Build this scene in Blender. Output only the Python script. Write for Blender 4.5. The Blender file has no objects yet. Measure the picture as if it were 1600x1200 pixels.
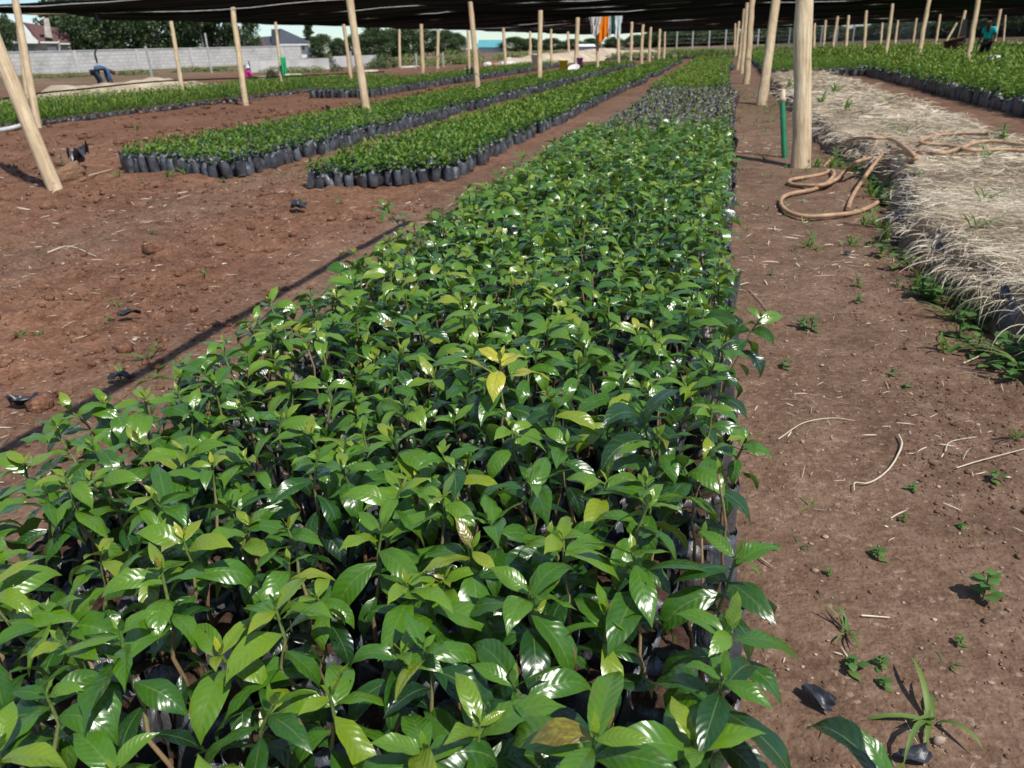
import bpy, math, random
import numpy as np
from mathutils import Vector, Matrix
random.seed(11)
rng = np.random.default_rng(11)
U = lambda a, b, n=None: rng.uniform(a, b, n)
sc = bpy.context.scene
C = sc.collection
rad = math.radians

# ------------------------------------------------------------------ camera frame (world: X right, Y along the beds, Z up)
F, CAMH = 1200.0, 1.2
AX = np.array([[0.9676383, 0.07221797, -0.24178646],
               [0.25030847, -0.39607635, 0.88344167],
               [-0.03196554, -0.9153732, -0.40133541]])
def at(px, py, z=0.0):                     # point of the plane z seen at a photo pixel
    r = AX @ np.array([px - 800, py - 600, F]); t = (z - CAMH) / r[2]
    return np.array([r[0] * t, r[1] * t, z])
def deep(px, py, d):                       # point at camera depth d
    r = AX @ np.array([px - 800, py - 600, F])
    return r * d / F + np.array([0, 0, CAMH])
def depth_of(p):
    return float((AX.T @ (np.array(p) - np.array([0, 0, CAMH])))[2])

# ------------------------------------------------------------------ noise on arrays
def _h(ix, iy, s):
    n = np.sin(ix * 127.1 + iy * 311.7 + s * 74.7) * 43758.5453
    return n - np.floor(n)
def vnoise(x, y, s=0):
    x = np.asarray(x, float); y = np.asarray(y, float)
    ix, iy = np.floor(x), np.floor(y); fx, fy = x - ix, y - iy
    fx = fx * fx * (3 - 2 * fx); fy = fy * fy * (3 - 2 * fy)
    a, b = _h(ix, iy, s), _h(ix + 1, iy, s); c, d = _h(ix, iy + 1, s), _h(ix + 1, iy + 1, s)
    return (a + (b - a) * fx) * (1 - fy) + (c + (d - c) * fx) * fy - .5
def fbm(x, y, o=4, s=0):
    r = 0; a = 1.0
    for k in range(o):
        r = r + a * vnoise(x, y, s + k * 3); x = x * 2.03; y = y * 2.03; a *= .5
    return r
def sstep(a, b, x):
    t = np.clip((np.asarray(x, float) - a) / (b - a), 0, 1); return t * t * (3 - 2 * t)

def tilled(x, y):                          # 0 trodden .. 1 loose dug soil
    a = (1 - sstep(-3.4, -2.0, x + .35 * np.asarray(y) * 0)) * sstep(-30, -22, x)
    path = np.exp(-((x + 4.5) / .55) ** 2) * sstep(6.5, 8.5, y)
    rightrough = sstep(.55, 1.1, x) * (1 - sstep(3.5, 5, x)) * .6
    return np.clip(a * (1 - .7 * path) + rightrough, 0, 1)
def gh(x, y):
    x = np.asarray(x, float); y = np.asarray(y, float)
    t = tilled(x, y); far = np.clip(1 - np.hypot(x, y) / 60, 0, 1)
    n = .02 * fbm(x * .9, y * .9, 3, 1)
    n = n + (.010 + .062 * t) * fbm(x * 3.1, y * 3.1, 4, 5)
    n = n + (.008 + .032 * t) * np.clip(fbm(x * 11, y * 11, 3, 9), -.2, .9)
    hump = .10 * t * np.exp(-((x + 8.2) / .9) ** 2) * sstep(7, 10, y)
    return n * far + hump

# ------------------------------------------------------------------ materials
def nodes(name):
    m = bpy.data.materials.new(name); m.use_nodes = True
    nt = m.node_tree; nt.nodes.clear()
    out = nt.nodes.new('ShaderNodeOutputMaterial')
    return m, nt, out
class N:
    def __init__(s, nt): s.nt = nt
    def new(s, t, **k):
        n = s.nt.nodes.new('ShaderNode' + t)
        for a, b in k.items(): setattr(n, a, b)
        return n
    def put(s, sock, v):
        if isinstance(v, bpy.types.NodeSocket): s.nt.links.new(v, sock)
        elif v is not None: sock.default_value = v
    def math(s, op, a, b=None, c=None, clamp=False):
        n = s.new('Math', operation=op); n.use_clamp = clamp
        for i, v in enumerate((a, b, c)): s.put(n.inputs[i], v)
        return n.outputs[0]
    def noise(s, vec, scale, detail=4, rough=.55, w=None):
        n = s.new('TexNoise')
        if w is not None: n.noise_dimensions = '4D'; s.put(n.inputs['W'], w)
        s.put(n.inputs['Vector'], vec); n.inputs['Scale'].default_value = scale
        n.inputs['Detail'].default_value = detail; n.inputs['Roughness'].default_value = rough
        return n.outputs['Fac']
    def ramp(s, fac, stops, interp='LINEAR'):
        n = s.new('ValToRGB'); e = n.color_ramp.elements; n.color_ramp.interpolation = interp
        while len(e) < len(stops): e.new(.5)
        for i, (p, c) in enumerate(stops):
            e[i].position = p; e[i].color = (*c, 1) if len(c) == 3 else c
        s.put(n.inputs[0], fac); return n.outputs[0]
    def mix(s, fac, a, b, blend='MIX'):
        n = s.new('Mix', data_type='RGBA', blend_type=blend)
        s.put(n.inputs[0], fac)
        s.put(n.inputs[6], (*a, 1) if isinstance(a, tuple) else a); s.put(n.inputs[7], (*b, 1) if isinstance(b, tuple) else b)
        return n.outputs[2]
    def attr(s, name): n = s.new('Attribute', attribute_name=name); return n.outputs['Fac']
    def pos(s): return s.new('NewGeometry').outputs['Position']
    def obj(s): return s.new('TexCoord').outputs['Object']
    def bump(s, h, strength=.5, dist=.01, nrm=None):
        n = s.new('Bump'); n.inputs['Strength'].default_value = strength; n.inputs['Distance'].default_value = dist
        s.put(n.inputs['Height'], h); s.put(n.inputs['Normal'], nrm); return n.outputs[0]
    def bsdf(s, col, rough=.6, spec=.5, nrm=None, metal=0.0):
        b = s.new('BsdfPrincipled')
        s.put(b.inputs['Base Color'], (*col, 1) if isinstance(col, tuple) else col)
        s.put(b.inputs['Roughness'], rough); b.inputs['Specular IOR Level'].default_value = spec
        b.inputs['Metallic'].default_value = metal; s.put(b.inputs['Normal'], nrm)
        return b.outputs[0]

def leaf_mat(name, stops, rough=.3, veins=True, transl=.22, back=(.05, .11, .04)):
    m, nt, out = nodes(name); n = N(nt)
    uv = n.new('UVMap', uv_map='UVMap').outputs[0]
    sp = n.new('SeparateXYZ'); nt.links.new(uv, sp.inputs[0])
    t, v = sp.outputs[0], sp.outputs[1]
    tint = n.attr('tint')
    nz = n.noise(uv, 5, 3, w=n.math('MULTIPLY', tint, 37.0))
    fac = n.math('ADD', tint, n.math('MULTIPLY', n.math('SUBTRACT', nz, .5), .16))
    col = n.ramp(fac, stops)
    nrm = None; rg = rough
    if veins:
        av = n.math('ABSOLUTE', n.math('SUBTRACT', n.math('MULTIPLY', v, 2.0), 1.0))
        ph = n.math('MULTIPLY', n.math('SUBTRACT', t, n.math('MULTIPLY', n.math('POWER', av, 1.3), .16)), 10.0)
        fr = n.math('FRACT', ph)
        tri = n.math('ABSOLUTE', n.math('SUBTRACT', fr, .5))          # .5 on a vein, 0 between
        lat = n.math('MULTIPLY', n.math('SUBTRACT', tri, .43, clamp=True), 9.0, clamp=True)
        mid = n.math('SUBTRACT', 1.0, n.math('MULTIPLY', av, 16.0), clamp=True)
        vein = n.math('MAXIMUM', n.math('MULTIPLY', lat, .10), n.math('MULTIPLY', mid, .8))
        col = n.mix(vein, col, (.16, .25, .07))
        puff = n.math('SUBTRACT', n.math('COSINE', n.math('MULTIPLY', tri, 6.28)), n.math('MULTIPLY', mid, .7))
        puff = n.math('ADD', puff, n.math('MULTIPLY', nz, .6))
        nrm = n.bump(puff, .17, .002)
        blem = n.noise(uv, 3.2, 5, .7, w=n.math('MULTIPLY', tint, 91.0))
        edge = n.math('MULTIPLY', n.math('ADD', av, n.math('MULTIPLY', t, .5)), .07)
        bm = n.math('MULTIPLY', n.math('SUBTRACT', n.math('ADD', blem, edge), .69, clamp=True), 18.0, clamp=True)
        col = n.mix(bm, col, (.17, .10, .045))
        dust = n.noise(uv, 14, 4, .7, w=n.math('MULTIPLY', tint, 55.0))
        col = n.mix(n.math('MULTIPLY', n.math('SUBTRACT', dust, .55, clamp=True), .9), col, (.17, .19, .13))
        rg = n.math('ADD', n.math('ADD', rough - .07, n.math('MULTIPLY', nz, .14)), n.math('MULTIPLY', bm, .4))
    bf = n.new('NewGeometry').outputs['Backfacing']
    col2 = n.mix(bf, col, n.mix(.6, col, back))
    rg2 = n.math('ADD', rg, n.math('MULTIPLY', bf, .3))
    p = n.bsdf(col2, rg2, .65 if veins else .35, nrm)
    pn = p.node; pn.inputs['Coat Weight'].default_value = .5 if veins else .0; n.put(pn.inputs['Coat Roughness'], n.math('ADD', .10, n.math('MULTIPLY', nz, .26)))
    if veins: n.put(pn.inputs['Coat Weight'], n.math('SUBTRACT', 1.15, n.math('MULTIPLY', dust, 1.25), clamp=True))
    tr = n.new('BsdfTranslucent'); n.put(tr.inputs[0], n.mix(.6, col, (.22, .34, .03))); n.put(tr.inputs[1], nrm)
    mx = n.new('MixShader'); mx.inputs[0].default_value = transl
    nt.links.new(p, mx.inputs[1]); nt.links.new(tr.outputs[0], mx.inputs[2])
    if veins:
        hn = n.noise(uv, 4.2, 3, .5, w=n.math('MULTIPLY', tint, 143.0)); hole = n.math('GREATER_THAN', n.math('ADD', hn, n.math('MULTIPLY', av, .05)), .755)
        tp = n.new('BsdfTransparent'); mh = n.new('MixShader'); nt.links.new(hole, mh.inputs[0]); nt.links.new(mx.outputs[0], mh.inputs[1]); nt.links.new(tp.outputs[0], mh.inputs[2]); mx = mh
    nt.links.new(mx.outputs[0], out.inputs[0])
    return m

def simple(name, col, rough=.7, spec=.3, var=.25, scale=6, bump=.0, dist=.01, stretch=None, metal=0.0, tint=None, pos=False):
    m, nt, out = nodes(name); n = N(nt)
    vec = n.pos() if pos else n.obj()
    if stretch:
        mp = n.new('Mapping'); mp.inputs['Scale'].default_value = stretch; nt.links.new(vec, mp.inputs[0]); vec = mp.outputs[0]
    nz = n.noise(vec, scale, 6, .6)
    c0 = tuple(max(0, c * (1 - var * 1.4)) for c in col); c1 = tuple(min(1, c * (1 + var)) for c in col)
    cc = n.ramp(nz, [(.3, c0), (.7, c1)])
    if tint: cc = n.mix(n.attr('tint'), cc, tint)
    nrm = n.bump(n.noise(vec, scale * 4, 6, .65), bump, dist) if bump else None
    nt.links.new(n.bsdf(cc, rough, spec, nrm, metal), out.inputs[0])
    return m

M = {}
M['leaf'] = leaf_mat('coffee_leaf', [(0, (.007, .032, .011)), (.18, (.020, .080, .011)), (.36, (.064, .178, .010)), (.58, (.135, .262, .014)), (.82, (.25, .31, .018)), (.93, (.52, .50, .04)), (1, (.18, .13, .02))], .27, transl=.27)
M['leafsmall'] = leaf_mat('young_leaf', [(0, (.008, .035, .012)), (.3, (.026, .088, .014)), (.55, (.070, .165, .018)), (.8, (.18, .26, .025)), (.9, (.34, .34, .13)), (1, (.44, .40, .24))], .5, veins=False, transl=.28)
M['weed'] = leaf_mat('weed_leaf', [(0, (.03, .09, .02)), (.5, (.08, .18, .04)), (.8, (.18, .26, .06)), (1, (.36, .32, .15))], .5, veins=False, transl=.3)
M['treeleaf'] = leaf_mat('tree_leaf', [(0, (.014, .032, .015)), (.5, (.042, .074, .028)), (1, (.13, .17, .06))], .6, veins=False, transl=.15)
M['stem'] = None
def stem_mat():
    m, nt, out = nodes('seedling_stem'); n = N(nt)
    c = n.ramp(n.math('ADD', n.attr('tint'), n.math('MULTIPLY', n.math('SUBTRACT', n.noise(n.obj(), 60, 4), .5), .5)),
               [(.1, (.12, .075, .04)), (.4, (.30, .20, .11)), (.7, (.20, .20, .08)), (.95, (.07, .13, .025))])
    nt.links.new(n.bsdf(c, .6, .3, n.bump(n.noise(n.obj(), 160, 4), .4, .003)), out.inputs[0]); return m
M['stem'] = stem_mat()
def bag_mat(name='black_polythene', pos=False):
    m, nt, out = nodes(name); n = N(nt); v = n.pos()
    mp = n.new('Mapping'); mp.inputs['Scale'].default_value = (1, 1, .45); nt.links.new(v, mp.inputs[0])
    cr = n.noise(mp.outputs[0], 38, 4, .6); d = n.noise(v, 9, 5, .6)
    col = n.ramp(d, [(.35, (.026, .030, .037)), (.55, (.072, .083, .100)), (.72, (.16, .16, .165))])
    col = n.mix(n.attr('tint'), col, (.12, .085, .065))
    nt.links.new(n.bsdf(col, n.math('ADD', .22, n.math('MULTIPLY', d, .35)), .8, n.bump(cr, .9, .012)), out.inputs[0]); return m
M['bag'] = bag_mat()
M['potsoil'] = simple('pot_soil', (.085, .05, .036), .95, .1, .5, 40, .9, .01, pos=True)
M['clod'] = simple('soil_clod', (.17, .082, .054), .95, .1, .4, 12, .8, .01, pos=True)
M['pebble'] = simple('pale_pebble', (.36, .27, .21), .8, .2, .5, 14, .3, .003, pos=True)
M['straw'] = None
def straw_mat(name='dry_straw'):
    m, nt, out = nodes(name); n = N(nt)
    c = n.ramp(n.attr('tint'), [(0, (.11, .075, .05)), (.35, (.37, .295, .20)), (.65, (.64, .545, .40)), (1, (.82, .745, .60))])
    c = n.mix(n.math('MULTIPLY', n.noise(n.pos(), 3, 3), .3), c, (.38, .31, .22))
    nt.links.new(n.bsdf(c, .75, .2), out.inputs[0]); return m
M['straw'] = straw_mat()
M['wood'] = None
def wood_mat():
    m, nt, out = nodes('post_wood'); n = N(nt); v = n.obj()
    mp = n.new('Mapping'); mp.inputs['Scale'].default_value = (1, 1, .07); nt.links.new(v, mp.inputs[0])
    g = n.noise(mp.outputs[0], 42, 6, .65); b = n.noise(v, 2.2, 5, .65); oi = n.new('ObjectInfo').outputs['Random']
    c = n.ramp(n.math('ADD', n.math('MULTIPLY', g, .6), n.math('MULTIPLY', b, .4)), [(.3, (.17, .11, .065)), (.43, (.40, .29, .17)), (.56, (.60, .48, .31)), (.74, (.74, .65, .47))])
    c = n.mix(n.math('MULTIPLY', oi, .4), c, (.34, .23, .14))
    ck = n.noise(mp.outputs[0], 80, 3, .5)
    crack = n.math('MULTIPLY', n.math('SUBTRACT', ck, .66, clamp=True), 9, clamp=True)
    c = n.mix(n.math('MULTIPLY', crack, .6), c, (.10, .065, .04))
    kn = n.new('TexVoronoi'); nt.links.new(v, kn.inputs['Vector']); kn.inputs['Scale'].default_value = 3.6
    knot = n.math('MULTIPLY', n.math('SUBTRACT', .10, kn.outputs['Distance'], clamp=True), 16, clamp=True)
    c = n.mix(n.math('MULTIPLY', knot, .85), c, (.09, .055, .035))
    c = n.mix(n.attr('tint'), c, (.20, .10, .06))
    nt.links.new(n.bsdf(c, .75, .25, n.bump(n.math('SUBTRACT', g, n.math('ADD', crack, knot)), .6, .012)), out.inputs[0]); return m
M['wood'] = wood_mat()
def ground_mat():
    m, nt, out = nodes('red_soil'); n = N(nt); v = n.pos(); z = n.attr('tint')
    a = n.noise(v, .7, 6, .6); b = n.noise(v, 6, 5, .6); f = n.noise(v, 34, 3, .5); g = n.noise(v, 110, 2, .5)
    vo = n.new('TexVoronoi'); nt.links.new(v, vo.inputs['Vector']); vo.inputs['Scale'].default_value = 95; vo.inputs['Randomness'].default_value = 1.0
    vd = vo.outputs['Distance']; vsep = n.new('SeparateXYZ'); nt.links.new(vo.outputs['Color'], vsep.inputs[0]); cell = vsep.outputs[0]
    vo2 = n.new('TexVoronoi'); nt.links.new(v, vo2.inputs['Vector']); vo2.inputs['Scale'].default_value = 38
    mixv = n.math('ADD', n.math('ADD', n.math('MULTIPLY', a, .3), n.math('MULTIPLY', b, .35)), n.math('ADD', n.math('MULTIPLY', f, .27), n.math('MULTIPLY', cell, .08)))
    path = n.ramp(mixv, [(.34, (.070, .039, .024)), (.46, (.128, .076, .049)), (.56, (.182, .114, .076)), (.68, (.30, .21, .15))])
    till = n.ramp(mixv, [(.34, (.054, .023, .012)), (.46, (.132, .061, .034)), (.56, (.205, .102, .060)), (.68, (.34, .195, .12))])
    farc = n.ramp(n.noise(v, .25, 8, .7), [(.35, (.08, .075, .032)), (.5, (.15, .095, .055)), (.65, (.25, .18, .11))])
    c = n.mix(n.math('MULTIPLY', z, 2.0, clamp=True), path, till)
    c = n.mix(n.math('MULTIPLY', n.math('SUBTRACT', z, .5), 2.0, clamp=True), c, farc)
    spk = n.math('MULTIPLY', n.math('SUBTRACT', cell, .955, clamp=True), 18, clamp=True)
    c = n.mix(n.math('MULTIPLY', spk, .35), c, (.46, .36, .28))
    damp = n.math('MULTIPLY', n.math('SUBTRACT', n.noise(v, 1.6, 4, .55), .55, clamp=True), 3, clamp=True)
    c = n.mix(n.math('MULTIPLY', damp, .5), c, (.09, .05, .04))
    h = n.math('SUBTRACT', n.math('ADD', n.math('MULTIPLY', b, 1.0), n.math('MULTIPLY', f, .35)), n.math('ADD', n.math('MULTIPLY', vd, .09), n.math('MULTIPLY', n.math('MULTIPLY', vo2.outputs['Distance'], .2), n.math('ADD', z, .15))))
    h = n.math('ADD', h, n.math('MULTIPLY', g, .06))
    nt.links.new(n.bsdf(c, .92, .15, n.bump(h, .8, .035)), out.inputs[0]); return m
M['ground'] = ground_mat()
def net_mat(name, col, open_up, low, sheen=(.050, .062, .085), pw=.22):
    m, nt, out = nodes(name); n = N(nt)
    lw = n.new('LayerWeight'); lw.inputs[0].default_value = .5
    v = n.pos(); mp = n.new('Mapping'); mp.inputs['Scale'].default_value = (.14, 2.2, .2); nt.links.new(v, mp.inputs[0])
    st = n.noise(mp.outputs[0], 1.3, 6, .65)
    c = n.ramp(st, [(.4, col), (.62, sheen)])  # paler bluish streaks: a sheen painted into the net colour
    d = n.bsdf(c, .9, .0, n.bump(n.noise(v, 3, 5, .6), .4, .2))
    tr = n.new('BsdfTransparent')
    cosv = n.math('SUBTRACT', 1.0, lw.outputs['Facing'])          # 1 when seen square on, 0 at grazing
    mr = n.new('MapRange', interpolation_type='SMOOTHSTEP'); nt.links.new(cosv, mr.inputs[0]); mr.inputs[1].default_value = pw; mr.inputs[2].default_value = .72; mr.inputs[3].default_value = low; mr.inputs[4].default_value = open_up
    op = mr.outputs[0]
    mx = n.new('MixShader'); nt.links.new(op, mx.inputs[0]); nt.links.new(d, mx.inputs[1]); nt.links.new(tr.outputs[0], mx.inputs[2])
    nt.links.new(mx.outputs[0], out.inputs[0]); return m
M['net'] = net_mat('black_shade_net', (.005, .008, .012), .95, .0)
M['sidenet'] = net_mat('thin_shade_net', (.02, .03, .03), .55, .5, (.07, .085, .09), .1)
M['wire'] = simple('pale_wire', (.62, .62, .60), .5, .4)
M['hose'] = simple('brown_hose', (.42, .26, .15), .5, .4, .3, 14, .2, .004)
M['green'] = simple('green_pipe', (.006, .17, .062), .4, .5, .25, 5)
M['beige'] = simple('beige_plastic', (.56, .45, .31), .5, .4, .2, 20)
M['black'] = simple('black_cloth', (.012, .013, .016), .85, .2, .4, 8)
M['stone'] = simple('orange_stone', (.36, .215, .125), .9, .2, .4, 9, .9, .02)

# ------------------------------------------------------------------ mesh building
class MB:
    def __init__(s): s.v = []; s.uv = []; s.t = []; s.q = []; s.qm = []; s.tr = []; s.tm = []; s.n = 0
    def add(s, v, q=None, tri=None, uv=None, tint=0.0, mat=0):
        v = np.asarray(v, np.float32).reshape(-1, 3); k = len(v)
        s.v.append(v); s.uv.append(np.zeros((k, 2), np.float32) if uv is None else np.asarray(uv, np.float32).reshape(-1, 2))
        s.t.append(np.broadcast_to(np.asarray(tint, np.float32).reshape(-1), (k,)) if np.size(tint) == 1 else np.asarray(tint, np.float32).reshape(-1))
        if q is not None and len(q): q = np.asarray(q, np.int32).reshape(-1, 4) + s.n; s.q.append(q); s.qm.append(np.full(len(q), mat, np.int32))
        if tri is not None and len(tri): r = np.asarray(tri, np.int32).reshape(-1, 3) + s.n; s.tr.append(r); s.tm.append(np.full(len(r), mat, np.int32))
        s.n += k; return s
    def mesh(s, name, mats, smooth=True):
        me = bpy.data.meshes.new(name)
        v = np.concatenate(s.v); uv = np.concatenate(s.uv); t = np.concatenate(s.t)
        q = np.concatenate(s.q) if s.q else np.zeros((0, 4), np.int32); tr = np.concatenate(s.tr) if s.tr else np.zeros((0, 3), np.int32)
        lv = np.concatenate([q.ravel(), tr.ravel()]).astype(np.int32)
        me.vertices.add(len(v)); me.vertices.foreach_set('co', v.ravel())
        me.loops.add(len(lv)); me.loops.foreach_set('vertex_index', lv)
        np_ = len(q) + len(tr); me.polygons.add(np_)
        st = np.concatenate([np.arange(len(q)) * 4, len(q) * 4 + np.arange(len(tr)) * 3]).astype(np.int32)
        me.polygons.foreach_set('loop_start', st)
        mi = np.concatenate((s.qm or [np.zeros(0, np.int32)]) + (s.tm or [])).astype(np.int32)
        for m in (mats if isinstance(mats, (list, tuple)) else [mats]): me.materials.append(m)
        me.polygons.foreach_set('material_index', mi)
        me.polygons.foreach_set('use_smooth', np.full(np_, smooth, bool))
        me.update(calc_edges=True)
        ul = me.uv_layers.new(name='UVMap'); ul.data.foreach_set('uv', uv[lv].ravel())
        a = me.attributes.new('tint', 'FLOAT', 'POINT'); a.data.foreach_set('value', t.astype(np.float32))
        me.validate(); return me
    def build(s, name, mats, parent=None, smooth=True):
        o = bpy.data.objects.new(name, s.mesh(name, mats, smooth)); C.objects.link(o)
        if parent: o.parent = parent
        return o

def tag(o, label=None, cat=None, group=None, kind=None):
    if label: o['label'] = label
    if cat: o['category'] = cat
    if group: o['group'] = group
    if kind: o['kind'] = kind
    return o
def thing(name, label, cat, loc=(0, 0, 0), rz=0.0, group=None):
    o = bpy.data.objects.new(name, None); C.objects.link(o); o.empty_display_size = .1
    o.location = tuple(map(float, loc)); o.rotation_euler = (0, 0, rz)
    return tag(o, label, cat, group)
def dup(r, loc, rz=0.0, scale=None, label=None):
    c = r.copy(); C.objects.link(c); c.location = tuple(map(float, loc)); c.rotation_euler = (0, 0, rz)
    if scale is not None: c.scale = scale if hasattr(scale, '__len__') else (scale,) * 3
    if label: c['label'] = label
    for ch in list(r.children):
        d = ch.copy(); C.objects.link(d); d.parent = c
    return c

def grid_quads(nu, nv, wrap=False):        # nu+1 rows, columns nv+1 (or nv when wrapped)
    cols = nv if wrap else nv + 1
    i, j = np.meshgrid(np.arange(nu), np.arange(nv), indexing='ij')
    j2 = (j + 1) % cols
    return np.stack([i * cols + j, i * cols + j2, (i + 1) * cols + j2, (i + 1) * cols + j], -1).reshape(-1, 4)
def many(q, k, nv):
    return (q[None] + (np.arange(k) * nv)[:, None, None]).reshape(-1, 4)

def tube(mb, pts, r, sides=8, tint=0.0, mat=0, cap=True, wob=0.0):
    P = np.asarray(pts, float); n = len(P); r = np.broadcast_to(np.asarray(r, float), (n,))
    T = np.gradient(P, axis=0); T /= np.linalg.norm(T, axis=1)[:, None] + 1e-9
    a = np.array([0, 0, 1.0]) if abs(T[0][2]) < .9 else np.array([1.0, 0, 0])
    ang = np.arange(sides) * 2 * math.pi / sides; V = []
    for i in range(n):
        s = np.cross(T[i], a); s /= np.linalg.norm(s) + 1e-9; b = np.cross(s, T[i]); a = b
        rr = r[i] * (1 + wob * rng.uniform(-1, 1, sides))
        V.append(P[i] + rr[:, None] * (np.cos(ang)[:, None] * s + np.sin(ang)[:, None] * b))
    V = np.concatenate(V); tt = np.repeat(np.broadcast_to(np.asarray(tint, float), (n,)), sides)
    q = grid_quads(n - 1, sides, True)[:, ::-1]
    mb.add(V, q, tint=tt, mat=mat)
    if cap:
        for e, rev in ((0, True), (n - 1, False)):
            ring = V[e * sides:(e + 1) * sides]; c = np.vstack([ring, ring.mean(0)])
            tri = np.array([[i, (i + 1) % sides, sides] for i in range(sides)])
            mb.add(c, tri=tri[:, ::-1] if rev else tri, tint=float(tt[e * sides]), mat=mat)
    return mb
def spline(pts, m=8):
    P = np.asarray(pts, float); P = np.vstack([2 * P[0] - P[1], P, 2 * P[-1] - P[-2]]); o = []
    for i in range(1, len(P) - 2):
        t = np.linspace(0, 1, m, endpoint=False)[:, None]
        a, b, c, d = P[i - 1], P[i], P[i + 1], P[i + 2]
        o.append(.5 * (2 * b + (c - a) * t + (2 * a - 5 * b + 4 * c - d) * t ** 2 + (3 * b - a - 3 * c + d) * t ** 3))
    o.append(P[-2][None]); return np.vstack(o)
def box(mb, c, s, tint=0.0, mat=0, ax=None):
    x, y, z = [k / 2 for k in s]
    V = np.array([[-x, -y, -z], [x, -y, -z], [x, y, -z], [-x, y, -z], [-x, -y, z], [x, -y, z], [x, y, z], [-x, y, z]])
    if ax is not None: V = V @ np.asarray(ax)
    mb.add(V + np.asarray(c), [[3, 2, 1, 0], [4, 5, 6, 7], [0, 1, 5, 4], [1, 2, 6, 5], [2, 3, 7, 6], [3, 0, 4, 7]], tint=tint, mat=mat); return mb
def lathe(mb, prof, c=(0, 0, 0), sides=20, tint=0.0, mat=0):
    a = np.arange(sides) * 2 * math.pi / sides
    V = np.concatenate([np.stack([r * np.cos(a), r * np.sin(a), np.full(sides, z)], 1) for r, z in prof]) + np.asarray(c)
    mb.add(V, grid_quads(len(prof) - 1, sides, True), tint=tint, mat=mat); return mb

PT = np.array([0, .05, .14, .28, .42, .56, .70, .82, .91, 1.0]); PW = np.array([.02, .10, .48, .84, 1, .97, .78, .45, .17, 0])
def leaves(mb, base, az, e0, droop, L, wid, tint, roll=0.0, fold=.25, curl=.3, bend=0.0, wav=.0, nu=8, nv=4, mat=0, prof=None):
    K = len(base); f = lambda a: np.broadcast_to(np.asarray(a, float), (K,))
    az, e0, droop, L, wid, roll, fold, curl, bend, wav, tint = map(f, (az, e0, droop, L, wid, roll, fold, curl, bend, wav, tint))
    t = np.linspace(0, 1, nu + 1); v = np.linspace(-1, 1, nv + 1)
    w = np.interp(t, PT, PW if prof is None else prof)
    e = e0[:, None] - droop[:, None] * t ** 1.2; A = az[:, None] + bend[:, None] * t
    T = np.stack([np.cos(A) * np.cos(e), np.sin(A) * np.cos(e), np.sin(e)], -1)
    ds = (L / nu)[:, None, None]
    mid = np.concatenate([np.zeros((K, 1, 3)), np.cumsum((T[:, 1:] + T[:, :-1]) * .5 * ds, 1)], 1) + np.asarray(base)[:, None, :]
    S = np.stack([-np.sin(A), np.cos(A), 0 * A], -1); Nn = np.cross(T, S)
    rl = roll[:, None, None]
    S2 = S * np.cos(rl) + Nn * np.sin(rl); N2 = Nn * np.cos(rl) - S * np.sin(rl)
    W = (wid[:, None] * w[None])[:, :, None]                                # K,nu+1,1
    vv = v[None, None, :]
    ph = rng.uniform(0, 6.28, K)[:, None, None]
    off = np.abs(vv) * np.sin(fold)[:, None, None] - curl[:, None, None] * vv ** 2 + wav[:, None, None] * np.sin(ph + 14 * t[None, :, None] + 1.5 * vv) * vv ** 2
    P = mid[:, :, None, :] + S2[:, :, None, :] * (vv * W * np.cos(fold)[:, None, None])[..., None] + N2[:, :, None, :] * (off * W)[..., None]
    uv = np.broadcast_to(np.stack(np.meshgrid(t, (v + 1) / 2, indexing='ij'), -1)[None], (K, nu + 1, nv + 1, 2))
    nvv = (nu + 1) * (nv + 1)
    mb.add(P, many(grid_quads(nu, nv)[:, ::-1], K, nvv), uv=uv, tint=np.repeat(tint, nvv), mat=mat); return mb

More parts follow.
